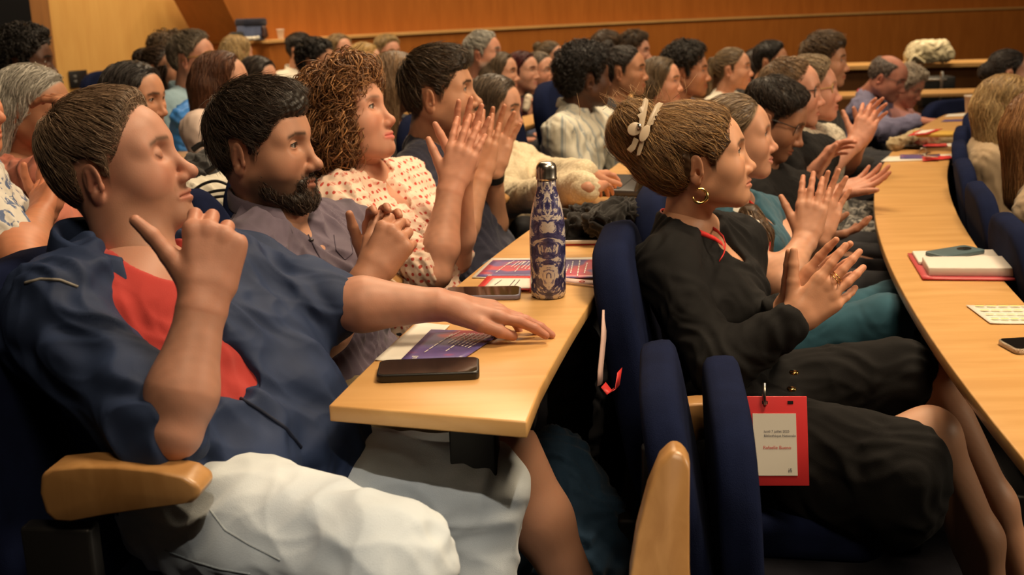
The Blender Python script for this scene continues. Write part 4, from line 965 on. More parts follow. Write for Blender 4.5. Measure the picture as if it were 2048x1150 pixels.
def knit():
    m, nt, b = new_mat('cream_knit'); v = coords(nt, (1, 1, 1))
    n = N(nt, 'ShaderNodeTexVoronoi'); n.inputs['Scale'].default_value = 130; nt.links.new(v, n.inputs[0])
    nt.links.new(ramp(nt, n.outputs['Distance'], [(.0, (.72, .63, .46)), (.6, (.58, .48, .32))]), b.inputs['Base Color']); b.inputs['Roughness'].default_value = .95
    bump(nt, b, n.outputs['Distance'], .5, .002); return m
M_KNIT = knit()
wr5 = Pz(1172, 374, .815); wr5L = Pz(1168, 351, .82)
p = seated('person', 'woman in a cream knit cardigan typing on the laptop', Pd(985, 222, 4.05), -18, -8, 0,
    dict(skin=SK_FAIR, hair=(.06, .04, .026), brow=(.06, .04, .03)), ('bob', (.055, .038, .026), (.20, .14, .09)), M_KNIT, 4.0, 17.5,
    rarm=dict(el=Pd(1020, 398, 3.88), wr=wr5, u=Pz(1235, 356, .80)-wr5, w=(.1, .2, -1), curl=(12, 25, 20), thumb=(30, 15, 5, 5)),
    larm=dict(el=Pd(1085, 345, 4.35), wr=wr5L, u=Pz(1240, 345, .80)-wr5L, w=(0, -.2, -1), curl=(12, 25, 20), thumb=(30, 15, 5, 5)),
    N_=Pd(985, 290, 4.1), shR=Pd(995, 345, 3.95), shL=Pd(1045, 325, 4.28), hip=Pd(1020, 470, 4.1), fem=True, s=.98, amp=.004, fscale=.10, dress='cardigan', bodyyaw=-20, seed=7, hairkw=dict(len=-.10), vneck=.05)

def stripes(name, c0, c1, c2, scale=26, ax='uvw'):
    m, nt, b = new_mat(name); t = N(nt, 'ShaderNodeAttribute'); t.attribute_name = 'uvw'
    sx = N(nt, 'ShaderNodeSeparateXYZ'); nt.links.new(t.outputs['Vector'], sx.inputs[0])
    mu = N(nt, 'ShaderNodeMath', operation='MULTIPLY'); mu.inputs[1].default_value = scale; nt.links.new(sx.outputs[0], mu.inputs[0])
    fr = N(nt, 'ShaderNodeMath', operation='FRACT'); nt.links.new(mu.outputs[0], fr.inputs[0])
    nt.links.new(ramp(nt, fr.outputs[0], [(.0, c0), (.52, c0), (.58, c1), (.72, c1), (.76, c0), (.86, c2), (.92, c0)]), b.inputs['Base Color']); b.inputs['Roughness'].default_value = .8
    return m
M_STRIPE = stripes('striped_shirt', (.62, .58, .47), (.30, .33, .33), (.40, .42, .40), 16)
p = seated('person', 'person with short black curls in a loose white shirt with grey stripes', Pd(1168, 162, 4.75), 22, 2, 0,
    dict(skin=SK_DARK, hair=(.012, .010, .009), brow=(.01, .008, .007)), ('shortcurl', (.010, .008, .008), (.035, .028, .024)), M_STRIPE, 4.75, 21,
    N_=Pd(1150, 222, 4.80), shR=Pd(1120, 268, 4.62), shL=Pd(1205, 250, 5.0), hip=Pd(1140, 400, 4.75), s=1.06, amp=.007, fscale=.14, colr=M_STRIPE, seed=8, hairkw=dict(top=.030, side=.020), bodyyaw=-10)
for o in [q for q in p.o.children if q.name.split('.')[0] in ('shirt', 'collar')]: add_uvw(o, p.f, p.l, p.N)

# --- the second row
lg_ = [cap_(Pd(1745, 768, 2.42), .052, Pd(1862, 765, 2.36), .055, k=.04), cap_(Pd(1862, 765, 2.36), .054, Pd(1985, 1010, 2.36), .046, k=.03), cap_(Pd(1985, 1010, 2.36), .046, Pd(2080, 1250, 2.36), .030, k=.03), cap_(Pd(1700, 930, 2.16), .066, Pd(1858, 875, 2.18), .058, k=.04), cap_(Pd(1858, 875, 2.18), .056, Pd(1955, 1080, 2.2), .046, k=.03), cap_(Pd(1955, 1080, 2.2), .046, Pd(1990, 1260, 2.2), .03, k=.03)]
M_BLAZER = cloth('black_blazer', (.0055, .0050, .0052), .85, 900, .2, 0)
M_SKIRT = cloth('black_skirt', (.006, .0054, .0055), .9, 700, .15, 0)
M_REDL = plain('red_ribbon', (.62, .030, .028), .5)
wrC = Pd(1588, 640, 2.13); N6 = Pd(1372, 445, 2.42)
hC = dict(skin=(.66, .39, .25), hair=(.11, .062, .034), brow=(.06, .035, .022), lip=(.50, .17, .12), flush=.5, nose=.88, jaw=.90, gaze=(1, 0, 0), rec=-.012)
p = seated('person', 'woman in a black blazer with her hair up in a claw clip, clapping', Pd(1398, 328, 2.36), -6, 9, 0, hC, None, M_BLAZER, 2.3, 10.4,
    rarm=dict(el=Pd(1440, 735, 2.16), wr=wrC, u=Pd(1700, 545, 2.12)-wrC, w=(.3, .9, .1), curl=[(2, 6, 4), (4, 8, 5), (8, 10, 6), (22, 14, 8)], spread=6, thumb=(48, 5, 0, 0), s=1.12),
    larm=dict(el=Pd(1500, 700, 2.5), wr=Pd(1570, 622, 2.22), u=Pd(1690, 505, 2.20)-Pd(1570, 622, 2.22), w=(.3, -.9, -.1), curl=(4, 6, 4), spread=7, thumb=(50, 0, 0, 0), s=1.12),
    N_=N6, shR=Pd(1330, 540, 2.30), shL=Pd(1475, 490, 2.62), hip=Pd(1470, 830, 2.42), fem=True, s=.96, sl='long', amp=.004, fscale=.12, neckline=.055, vneck=.26, dress='blazer', legs=False, zf=ZB, bodyyaw=-14, seed=9, bare=lg_, bare_shade=.8)
P_CLAW = p
# hair swept up to a twist held by the clip
bb = np.array([-.115, 0, .085])
def fl_up(x):
    o = (bb+np.array([-.01, 0, .035])-x)*6; o[:, 2] += .15; m = x[:, 0] < -.085
    sw = np.stack([-.5+0*x[:, 0], np.sin(x[:, 2]*60)*.3, .9+0*x[:, 0]], 1); o[m] = sw[m]; return o
prh = [cap_prim(.010, .012, -.012), ell_((-.052, 0, .035), (.082, .082, .092), k=.03), ell_((-.118, 0, .070), (.040, .052, .080), k=.03), ell_((-.125, -.020, .118), (.044, .040, .040), k=.02), ell_((-.150, .015, .085), (.040, .045, .050), k=.02), cap_((.062, -.058, .05), .010, (.030, -.074, .025), .010, k=.015), cap_((.062, .058, .05), .010, (.030, .074, .025), .010, k=.015)]
p_hair(p, prh, .003, 15000, .085, .0006, (.115, .062, .030), (.66, .40, .17), fl_up, lift=.006, fly=.012, jit=.16, M=11, wave=(.002, .05), seed=12)
# loose strands at the temple
mb = MB(); r_ = np.random.default_rng(5)
for k in range(0):
    a0 = np.array([.062+.012*r_.random(), -.055-.012*r_.random(), .075-.05*r_.random()]); e = a0+np.array([.012*r_.normal(), -.012*r_.random(), -.05-.04*r_.random()]); m = (a0+e)/2+np.array([.012+.01*r_.normal(), -.014, 0])
    mb.tube([a0, m*.5+a0*.5+np.array([.004, -.004, 0]), m, e], [.0004, .0004, .0004, .0002], 4, col=(.30, .17, .08))
for k in range(50):
    a0 = np.array([-.11+.05*r_.normal(), .03*r_.normal(), .15]); e = a0+np.array([.03*r_.normal()-.01, .03*r_.normal(), .03+.02*r_.random()]); m = (a0+e)/2+.008*r_.normal(size=3)
    mb.tube([a0, m, e], [.0004, .0003, .0002], 4, col=(.40, .23, .10))
mesh_obj('loose_strands', to_world(np.concatenate(mb.V), p.M, p.org, p.s), [np.concatenate(mb.Q), np.concatenate(mb.T)], HAIR, p.o, np.concatenate(mb.C))['kind'] = 'stuff'
# the claw clip: two toothed jaws, two thumb pads and a spring, lying against the twist on her right side
def H(x, y, z): return to_world(np.array([[x, y, z]]), p.M, p.org, p.s)[0]
M_CLIP = plain('beige_plastic', (.62, .50, .36), .25, 0, .5)
clip = thing('claw_clip', 'beige claw clip holding up the hair of the woman in black', 'hair clip', tuple(H(-.10, -.07, .085)))
cc = hit(p.hg, 1279, 250, p.M, p.org, p.s, off=.012); dc = float((cc-CAM)@_fw)
up_i = unit(Pd(1279, 150, dc)-cc); rt_i = unit(Pd(1379, 250, dc)-cc); cy = unit(CAM-cc); cz, cx = up_i, rt_i
def clip_plate(name, px, lift, th=.0035):
    V = [Pd(x, y, dc)+cy*(lift-.00002*((x-1284)**2+(y-255)**2)**.9*.25) for x, y in px]; MB().hexa(V, [q+cy*th for q in V]).build(name, M_CLIP, clip, False, .0012)
clip_plate('jaw', [(1275, 264), (1279, 238), (1274, 230), (1281, 226), (1276, 217), (1284, 212), (1286, 199), (1291, 195), (1297, 200), (1295, 215), (1290, 242), (1285, 264)], .002)
clip_plate('jaw', [(1287, 264), (1299, 234), (1311, 209), (1318, 204), (1327, 207), (1321, 213), (1315, 214), (1320, 221), (1311, 223), (1316, 231), (1307, 232), (1312, 240), (1303, 241), (1307, 249), (1298, 251), (1296, 266)], .002)
clip_plate('jaw', [(1268, 274), (1263, 288), (1253, 299), (1262, 306), (1270, 299), (1278, 280)], .001)
clip_plate('jaw', [(1280, 284), (1275, 300), (1273, 312), (1280, 311), (1286, 294), (1289, 281)], .001)
def ov(x0, y0, a, b, t): return [(x0+a*math.cos(q)*math.cos(t)-b*math.sin(q)*math.sin(t), y0+a*math.cos(q)*math.sin(t)+b*math.sin(q)*math.cos(t)) for q in np.linspace(0, 6.283, 18, endpoint=False)]
clip_plate('thumb_pad', ov(1269, 258, 15, 13, -.6), .007, .004); clip_plate('thumb_pad', ov(1289, 267, 18, 9, -1.15), .007, .004)
MB().tube([cc+cy*.013+cz*.002, cc+cy*.013-cz*.009], .0045, 10).build('spring', plain('steel', (.5, .45, .38), .3, 1), clip, True)
# gold hoop, rings, buttons
M_GOLD = plain('gold', (.80, .52, .18), .2, 1)
eo = H(-.014, -.089, -.040); mb = MB(); pts = [eo+cx*(.015*math.sin(a)+.004)+cz*(-.014+.015*math.cos(a))+cy*.003 for a in np.linspace(-.5, 4.6, 18)]
mb.tube(pts, np.interp(np.linspace(0, 1, 18), [0, .5, 1], [.0022, .0045, .0022]), 10).build('earring', M_GOLD, p.o, True)
lanyard(p, N6-Zv*.01, p.f, p.l, Pd(1440, 520, 2.25), M_REDL, .052)
for dxy in ((.082, .004), (.088, .004)):
    u_ = unit(Pd(1700, 545, 2.12)-wrC); c = wrC+u_*(dxy[0]+.028)+np.cross(u_, (0, 1, 0))*.012+np.array([0, -.004, 0]); a2 = np.cross(u_, (0, 1., 0))
    MB().tube([c+.0115*(a2*math.cos(t)+np.array([0, 1., 0])*math.sin(t)) for t in np.linspace(0, 2*math.pi, 20)], .0012, 6, cap=False).build('ring', M_GOLD, p.o, True)
for q in (Pd(1588, 745, 2.16), Pd(1583, 778, 2.16), Pd(1578, 812, 2.17)):
    MB().lathe(q, [(.002, -.004), (.008, -.003), (.010, 0), (.008, .003), (.002, .004)], 14).build('button', M_GOLD, p.o, True)
sk_ = [cap_(Pd(1450, 850, 2.34), .125, Pd(1500, 830, 2.52), .125, k=.05), cap_(Pd(1480, 880, 2.32), .115, Pd(1795, 935, 2.10), .098, k=.06), cap_(Pd(1530, 800, 2.48), .10, Pd(1802, 752, 2.37), .085, k=.07), cap_(Pd(1620, 960, 2.25), .10, Pd(1780, 1010, 2.14), .085, k=.08)]
garment(p, 'skirt', sk_, .006, M_SKIRT, .004, .12, 31, (1, -.2, 0), 2.5)

M_TEAL = cloth('teal_cloth', (.022, .085, .125), .85, 900, .15)
wr7 = Pd(1612, 478, 2.78)
p = seated('person', 'woman in a sleeveless teal top, hair in a ponytail over her shoulder, clapping', Pd(1466, 284, 2.96), -7, 4, 0,
    dict(skin=(.62, .36, .24), hair=(.16, .10, .055), brow=(.16, .10, .065), lip=(.52, .19, .16), flush=.7, browk=.55, smile=.004, nose=.95), ('bun', (.13, .082, .046), (.34, .24, .14)), M_TEAL, 2.9, 13.2,
    rarm=dict(el=Pd(1560, 565, 2.72), wr=wr7, u=Pd(1632, 372, 2.79)-wr7, w=(.3, .95, 0), curl=(5, 8, 5), spread=3, thumb=(36, 0, 0, 0), s=1.08),
    larm=dict(el=Pd(1610, 540, 3.0), wr=Pd(1640, 470, 2.9), u=Pd(1672, 368, 2.9)-Pd(1640, 470, 2.9), w=(.25, -.95, 0), curl=(5, 8, 5), spread=6, thumb=(40, 0, 0, 0), s=1.08),
    N_=Pd(1455, 392, 3.0), shR=Pd(1448, 478, 2.86), shL=Pd(1540, 440, 3.2), hip=Pd(1520, 690, 2.98), fem=True, sl='none', amp=.003, neckline=.06, vneck=.12, dress='top', pants=M_TEAL, kneeR=Pd(1772, 640, 2.74), kneeL=Pd(1790, 610, 2.98), zf=ZB, bodyyaw=-14, hairkw=dict(at=(-.10, 0, -.02), size=(.03, .04, .05)), seed=13)
mb = hair_mesh([cap_(Pd(1500, 430, 2.84), .030, Pd(1520, 470, 2.82), .028, k=.02), cap_(Pd(1520, 470, 2.82), .028, Pd(1532, 530, 2.80), .012, k=.02)], .005, 900, .12, .0011, (.10, .060, .034), (.24, .15, .085), lambda x: np.tile(np.array([[.3, 0, -1.]]), (len(x), 1)), jit=.08, M=8)
mesh_obj('ponytail', mb[0], mb[1], HAIR, p.o, mb[2])
M_WHITE = cloth('white_cotton', (.66, .62, .55), .85, 900, .06)
garment(p, 'scarf', [cap_(Pd(1462, 428, 2.90), .030, Pd(1500, 455, 2.82), .028, k=.02), cap_(Pd(1500, 455, 2.82), .026, Pd(1545, 545, 2.78), .020, k=.02)], .006, M_WHITE, .004, .05, 3)
lanyard(p, p.N, p.f, p.l, Pd(1540, 500, 2.78), M_REDL, .056)

M_BLKS = cloth('black_shirt', (.007, .0063, .0063), .9, 800, .2, 0)
p = seated('person', 'black-haired man with glasses looking down, in a black shirt', Pd(1540, 244, 3.50), -18, -24, 0,
    dict(skin=(.36, .19, .115), hair=(.018, .012, .010), brow=(.015, .01, .008), beard=.3, beardc=(.08, .05, .035), nose=1.1), ('short', (.016, .011, .009), (.060, .040, .026)), M_BLKS, 3.5, 16.2,
    rarm=dict(el=Pd(1545, 530, 3.3), wr=Pd(1625, 478, 3.25), u=(1, -.1, .15), w=(0, .3, .9), curl=(12, 18, 12)), larm=None,
    N_=Pd(1512, 330, 3.55), shR=Pd(1505, 400, 3.4), shL=Pd(1600, 385, 3.7), zf=ZB, s=.98, seed=14, hairkw=dict(top=.022, side=.004, wave=(.003, .04), front=.008, lift=.008), sl='rolled')
glasses(p, (.012, .012, .014), hh=.020)
p = seated('person', 'tall man with receding sandy hair and glasses in a black shirt', Pd(1577, 192, 3.85), -12, 0, 0,
    dict(skin=(.60, .33, .235), hair=(.17, .10, .05), brow=(.2, .12, .07), flush=.9, rec=.020, browk=.5, beard=.12, scalp=.6), ('short', (.13, .078, .040), (.34, .21, .11)), M_BLKS, 3.8, 18.5,
    rarm=dict(el=Pd(1620, 420, 3.7), wr=Pd(1672, 392, 3.6), u=Pd(1755, 352, 3.6)-Pd(1672, 392, 3.6), w=(-.1, -.25, 1), curl=(6, 14, 10), spread=7, thumb=(45, 5, 0, 0), s=1.05),
    larm=dict(el=Pd(1620, 380, 3.95), wr=Pd(1625, 345, 3.75), u=Pd(1655, 310, 3.75)-Pd(1625, 345, 3.75), w=(.5, -.5, -.5), curl=(18, 22, 15), thumb=(40, 10, 0, 0)),
    N_=Pd(1548, 268, 3.92), shR=Pd(1560, 330, 3.75), shL=Pd(1640, 310, 4.1), zf=ZB, sl='rolled', seed=15, hairkw=dict(rec=.018, top=.008, side=.004, L=.03))
glasses(p, (.015, .014, .014), hh=.018, round_=.3)

def floral():
    m, nt, b = new_mat('floral_print'); v = coords(nt)
    n = N(nt, 'ShaderNodeTexVoronoi'); n.inputs['Scale'].default_value = 38; n2 = N(nt, 'ShaderNodeTexNoise'); n2.inputs['Scale'].default_value = 60; nt.links.new(v, n.inputs[0]); nt.links.new(v, n2.inputs[0])
    mm = N(nt, 'ShaderNodeMath', operation='MULTIPLY'); nt.links.new(n.outputs['Distance'], mm.inputs[0]); nt.links.new(n2.outputs[0], mm.inputs[1])
    nt.links.new(ramp(nt, mm.outputs[0], [(.10, (.60, .55, .44)), (.20, (.55, .50, .40)), (.27, (.26, .23, .17)), (.36, (.58, .53, .43))]), b.inputs['Base Color']); b.inputs['Roughness'].default_value = .8; return m
M_FLORAL = floral()
def grey_print():
    m, nt, b = new_mat('grey_print'); v = coords(nt)
    n = N(nt, 'ShaderNodeTexNoise'); n.inputs['Scale'].default_value = 34; n.inputs['Detail'].default_value = 6; n.inputs['Distortion'].default_value = 1.5; nt.links.new(v, n.inputs[0])
    nt.links.new(ramp(nt, n.outputs[0], [(.38, (.03, .03, .03)), (.50, (.16, .155, .15)), (.62, (.50, .47, .42))]), b.inputs['Base Color']); b.inputs['Roughness'].default_value = .85; return m
wr8 = Pd(1712, 285, 4.12)
p = seated('person', 'woman with short ash-blond hair and gold glasses in a floral blouse, clapping', Pd(1618, 188, 4.30), -14, 4, 0,
    dict(skin=(.64, .35, .25), hair=(.30, .21, .12), brow=(.3, .2, .13), flush=.9, browk=.4), ('short', (.22, .155, .095), (.42, .32, .20)), M_FLORAL, 4.25, 21.6,
    rarm=dict(el=Pd(1628, 355, 4.10), wr=wr8, u=Pd(1742, 225, 4.12)-wr8, w=(.3, .9, 0), curl=[(10, 25, 15), (12, 25, 15), (15, 30, 15), (20, 35, 15)], thumb=(45, 0, 0, 0), s=1.05, fat=1.1),
    larm=dict(el=Pd(1690, 330, 4.45), wr=Pd(1722, 280, 4.22), u=Pd(1750, 215, 4.22)-Pd(1722, 280, 4.22), w=(.3, -.9, 0), curl=(14, 20, 12), thumb=(45, 0, 0, 0), s=1.05),
    N_=Pd(1592, 258, 4.35), shR=Pd(1602, 305, 4.20), shL=Pd(1655, 285, 4.5), fem=True, sl='short', dress='blouse', pants=grey_print(), kneeR=Pd(1740, 480, 4.05), kneeL=Pd(1750, 440, 4.3), hip=Pd(1640, 440, 4.3), zf=ZB, seed=16, hairkw=dict(top=.022, side=.016, L=.06, lift=.01), s=1.0)
glasses(p, (.55, .38, .12), round_=.8, w=.024)
lanyard(p, p.N, p.f, p.l, Pd(1680, 345, 4.12), M_REDL, .060)

# ---------------------------------------------------------------- people further back
def cl_(name, c, **k): return cloth(name, c, .85, 500, .1, .1, **k)
def hd(skin, hair, **k): return dict(dict(skin=skin, hair=hair, brow=tuple(q*.9 for q in hair)), **k)
BLK = (.014, .011, .010); BLK2 = (.05, .042, .036); BRN = (.055, .034, .020); BRN2 = (.17, .11, .065); BLD = (.36, .23, .10); BLD2 = (.62, .45, .22); GRY = (.34, .31, .26); GRY2 = (.66, .62, .54)
def far(label, x, y, d, a, hairk, cl, skin=SK_FAIR, yaw=None, pitch=0, fem=False, h=None, **k):
    hc = hairk[1] if hairk else (.05, .03, .02)
    k.setdefault('sl', 'long')
    return seated('person', label, Pd(x, y, d), -a if yaw is None else yaw, pitch, 0, hd(skin, hc, **(h or {})), hairk, cl, d, a, fem=fem, seed=int(x) % 97+1, **k)
M_PINKB = cl_('coral_blouse', (.58, .20, .135)); M_LBLUE = cl_('light_blue_shirt', (.30, .44, .52)); M_OFFW = cl_('off_white_shirt', (.66, .62, .52)); M_DKBL = cl_('slate_jacket', (.075, .09, .15)); M_DARK = cl_('charcoal_top', (.03, .027, .027)); M_ORANGE = cl_('orange_top', (.52, .10, .04)); M_BEIGE = cl_('beige_jacket', (.36, .26, .16)); M_LAV = cl_('lavender_shirt', (.185, .175, .285)); M_PALEP = cl_('pale_pink_shirt', (.70, .54, .46)); M_WINE = cl_('wine_top', (.07, .016, .02))
# second row behind the first desk
gl = far('woman with long silver hair in a coral blouse, hand at her brow', 62, 222, 3.05, 11.5, ('long', (.30, .275, .23), (.70, .66, .58)), M_PINKB, (.42, .215, .125), yaw=-2, pitch=-14, fem=True, h=dict(closed=True, brow=(.10, .08, .06)),
    rarm=dict(el=Pd(170, 330, 2.75), wr=Pd(178, 215, 2.85), u=Pd(120, 196, 2.86)-Pd(178, 215, 2.85), w=(-.3, .2, -1), curl=[(10, 25, 15)]*4, thumb=(25, 25, 10, 10), s=1.0), sl='short', hairkw=dict(len=-.27, face=0, wave=(.004, .10), back=-.085), amp=.008, dress='blouse')
far('man with a round black afro in a white shirt, behind the woman with silver hair', 52, 130, 4.5, 17, ('afro', BLK, BLK2), M_OFFW, SK_DARK, yaw=6, pitch=-4, hairkw=dict(t=.040))
far('woman with glossy black hair, mostly hidden behind the man in the blue jacket', 268, 205, 3.5, 15, ('bob', (.016, .013, .013), (.11, .095, .085)), M_DARK, SK_TAN, fem=True, pitch=-5)
cw = far('woman with dark curls tied back, ringlets beside her face', 322, 142, 5.5, 21.5, ('bun', (.030, .019, .013), (.10, .062, .04)), M_DARK, (.52, .29, .18), fem=True, pitch=3, yaw=-8, hairkw=dict(at=(-.09, 0, .07), size=(.05, .055, .05)))
mb = MB()
for k in range(4):
    b0 = np.array([.055-.012*k, -.072-.002*k, .03]); mb.tube([b0+np.array([.008*math.sin(t*9+k), .006*math.cos(t*9), -t*.15]) for t in np.linspace(0, 1, 26)], np.linspace(.010, .006, 26), 6, col=(.035, .02, .013))
mesh_obj('ringlets', to_world(np.concatenate(mb.V), cw.M, cw.org, cw.s), [np.concatenate(mb.Q), np.concatenate(mb.T)], HAIR, cw.o, np.concatenate(mb.C))['kind'] = 'stuff'
og = far('woman with brown curls and round glasses in an orange top', 338, 112, 6.8, 25.5, ('curly', (.07, .042, .024), (.20, .13, .07)), M_ORANGE, SK_FAIR, fem=True, yaw=-14); glasses(og, (.12, .07, .04), lens=False)
bs = far('man with wavy grey-brown hair and tortoiseshell glasses in a light blue shirt', 386, 122, 5.25, 19.5, ('short', (.10, .078, .055), (.32, .26, .19)), M_LBLUE, (.58, .31, .215), yaw=-6, colr=M_LBLUE, h=dict(flush=.9, beard=.2, beardc=(.2, .12, .08), rec=.014), hairkw=dict(top=.018, side=.014, L=.07, lift=.012, wave=(.004, .05), rec=.012)); glasses(bs, (.34, .19, .05), rim=.0028, lens=False)
far('blond woman facing away before the ledge with the bags', 474, 112, 6.9, 27.5, ('bob', (.42, .28, .12), BLD2), M_OFFW, SK_FAIR, yaw=50, fem=True)
far('woman with reddish-brown hair in a pale pink shirt, behind the bearded man', 442, 172, 4.1, 18.3, ('long', (.09, .034, .018), (.20, .085, .042)), M_PALEP, SK_FAIR, yaw=6, fem=True, dress='shirt', shR=Pd(400, 262, 4.0), N_=Pd(432, 226, 4.12), shL=Pd(468, 250, 4.33), h=dict(noeyes=True), hairkw=dict(len=-.13))
far('woman with black hair parted in the middle, behind the bearded man', 515, 162, 5.75, 20.5, ('bob', (.022, .016, .013), (.09, .07, .055)), M_DARK, SK_FAIR, yaw=-20, fem=True, pitch=-10)
ws = far('young man with black hair and glasses in a white shirt', 600, 104, 8.4, 30.5, ('short', BLK, BLK2), M_OFFW, (.52, .29, .185), yaw=-16, colr=M_OFFW, hairkw=dict(top=.022)); glasses(ws, (.3, .28, .25), lens=False)
far('man with close-cropped black hair leaning his face on his hand, slate jacket', 632, 128, 6.2, 23.8, ('afro', (.013, .011, .010), (.05, .043, .038)), M_DKBL, (.46, .26, .16), yaw=-10, pitch=-6, hairkw=dict(t=.018), rarm=dict(el=Pd(640, 190, 5.95), wr=Pd(664, 165, 5.98), u=Pd(648, 128, 6.0)-Pd(664, 165, 5.98), w=(-.4, .6, .2), curl=(40, 60, 30)))
far('fair woman with honey-blond hair before the orange wall', 678, 105, 7.7, 28.6, ('bob', (.26, .165, .075), (.52, .37, .18)), M_DARK, (.66, .38, .27), yaw=-40, fem=True, h=dict(flush=.9))
far('woman with bright yellow-blond hair hiding her face', 728, 128, 6.65, 25.6, ('bob', (.50, .31, .10), (.75, .52, .22)), M_OFFW, (.62, .40, .30), yaw=-6, pitch=-8, fem=True)
far('man with short blond hair, face half hidden behind others', 774, 108, 8.1, 29.4, ('short', (.30, .20, .09), (.56, .42, .20)), M_DARK, (.64, .36, .26), yaw=-46, pitch=-4, hairkw=dict(top=.02))
far('woman seen from behind with long light-brown hair and a black top', 792, 172, 4.15, 17.3, ('long', (.16, .092, .046), (.36, .225, .12)), M_DARK, SK_FAIR, yaw=20, fem=True, h=dict(noeyes=True), hairkw=dict(len=-.24, L=.18), thigh=.20)
far('grey-haired man with a short grey beard in a dark shirt', 966, 112, 6.2, 26, ('short', (.30, .285, .25), (.60, .57, .50)), M_DKBL, (.60, .32, .22), yaw=-14, pitch=4, h=dict(beard=.55, beardc=(.50, .46, .40), flush=.9, brow=(.2, .17, .14)), hairkw=dict(top=.016, side=.009, L=.04))
far('woman with brown hair, only her crown and forehead showing', 1000, 150, 6.2, 23.6, ('bob', (.085, .058, .036), (.22, .155, .095)), M_DARK, SK_FAIR, fem=True, yaw=-20)
rd = far('woman with long dark-red hair and a pearl earring, holding an ice cream', 1044, 146, 6.6, 27.4, ('long', (.055, .012, .014), (.15, .035, .035)), M_WINE, (.64, .38, .27), yaw=-30, fem=True, hairkw=dict(face=0, len=-.22),
    rarm=dict(el=Pd(1010, 248, 6.4), wr=Pd(1052, 230, 6.25), u=Pd(1060, 203, 6.25)-Pd(1052, 230, 6.25), w=(.2, -.5, .1), curl=(50, 60, 40), thumb=(30, 30, 20, 10)), h=dict(lip=(.50, .18, .15)))
mb = MB().lathe(np.zeros(3), [(.0005, -.009), (.006, -.006), (.0085, 0), (.006, .006), (.0005, .009)], 12); mesh_obj('earring', to_world(np.concatenate(mb.V)+np.array([-.008, -.088, -.045]), rd.M, rd.org, rd.s), [np.concatenate(mb.Q), np.concatenate(mb.T)], plain('pearl', (.7, .62, .52), .25), rd.o)
gw = far('fair woman with thin glasses and hair pulled back, beside the dark-red hair', 1078, 146, 6.7, 28.6, ('bun', (.10, .075, .05), (.26, .20, .14)), M_DARK, (.64, .37, .26), yaw=-36, fem=True, h=dict(flush=.9)); glasses(gw, (.2, .17, .15), rim=.0011, lens=False)
far('woman with tied brown hair in profile before the orange wall', 1100, 118, 8.0, 33, ('bun', (.10, .07, .04), (.24, .17, .10)), M_DARK, SK_FAIR, yaw=-24, fem=True)
bn = far('woman with a dark bun and a pearl stud in a dark pinstripe jacket', 1248, 146, 5.2, 25, ('bun', (.016, .012, .010), (.05, .036, .028)), M_DARK, (.46, .25, .15), yaw=-16, fem=True, hairkw=dict(at=(-.085, 0, .125), size=(.034, .036, .034)))
far('man with tousled brown hair, back turned, before the orange wall', 1212, 104, 7.4, 32, ('short', BRN, BRN2), M_DARK, SK_FAIR, yaw=34, hairkw=dict(top=.022, side=.010, L=.05))
far('man with curly brown fringe falling over his brow', 1268, 108, 7.4, 33, ('shortcurl', (.05, .032, .02), (.16, .105, .06)), M_DARK, (.64, .36, .26), yaw=-24)
far('woman with straight brown hair, profile half hidden', 1318, 168, 5.3, 25.8, ('bob', (.10, .068, .04), (.24, .17, .10)), M_OFFW, SK_PINK, yaw=-20, fem=True)
far('smiling man with thick black curly hair in profile', 1372, 148, 5.5, 27, ('shortcurl', (.014, .011, .009), (.05, .04, .032)), M_DKBL, (.52, .28, .175), yaw=-16, h=dict(smile=.004, beard=.15), hairkw=dict(top=.034, side=.020))
far('woman with a long straight ponytail in a white top', 1464, 142, 6.1, 31, ('pony', (.13, .088, .05), (.30, .215, .12)), M_OFFW, (.64, .37, .25), yaw=-18, pitch=3, fem=True, h=dict(smile=.003))
far('man with short black hair, behind the sandy-haired man', 1540, 128, 6.9, 33.5, ('short', BLK, BLK2), M_DARK, SK_TAN, yaw=-24, hairkw=dict(top=.02))
far('person with dark brown hair, just beside the ponytail', 1515, 136, 7.3, 34.5, ('bob', (.03, .02, .015), (.07, .05, .035)), M_DARK, SK_TAN, yaw=20, fem=True)
far('man with brown hair brushed up, in profile behind the woman with gold glasses', 1645, 128, 5.2, 26.5, ('quiff', (.065, .040, .022), (.18, .115, .06)), M_DARK, (.56, .31, .195), yaw=-20)
pm = far('bald-crowned man with glasses in a lavender shirt, leaning on the desk', 1772, 158, 6.5, 33, ('ring', (.13, .10, .085), (.30, .25, .22)), M_LAV, (.56, .27, .20), yaw=-36, pitch=-22, N_=Pd(1738, 192, 6.65), shR=Pd(1722, 222, 6.45), shL=Pd(1758, 205, 6.9), hip=Pd(1722, 290, 6.7), h=dict(bald=True, flush=1.0),
    rarm=dict(el=Pd(1772, 262, 6.2), wr=Pd(1838, 242, 6.15), u=(1, -.2, -.05), w=(0, 0, -1), curl=(20, 25, 15)), zf=ZB, s=1.06, amp=.008); glasses(pm, (.03, .04, .06), lens=False)
lanyard(pm, pm.N, pm.f, pm.l, pm.N+pm.f*.13-Zv*.2, M_REDL, .064, .02)
far('woman with pale grey curls bending over, in a pink top', 1812, 176, 6.9, 35.5, ('shortcurl', (.42, .35, .27), (.66, .58, .47)), cl_('pink_top', (.55, .26, .24)), (.58, .29, .21), yaw=-44, pitch=-24, fem=True, zf=ZB, hairkw=dict(top=.03, side=.024))
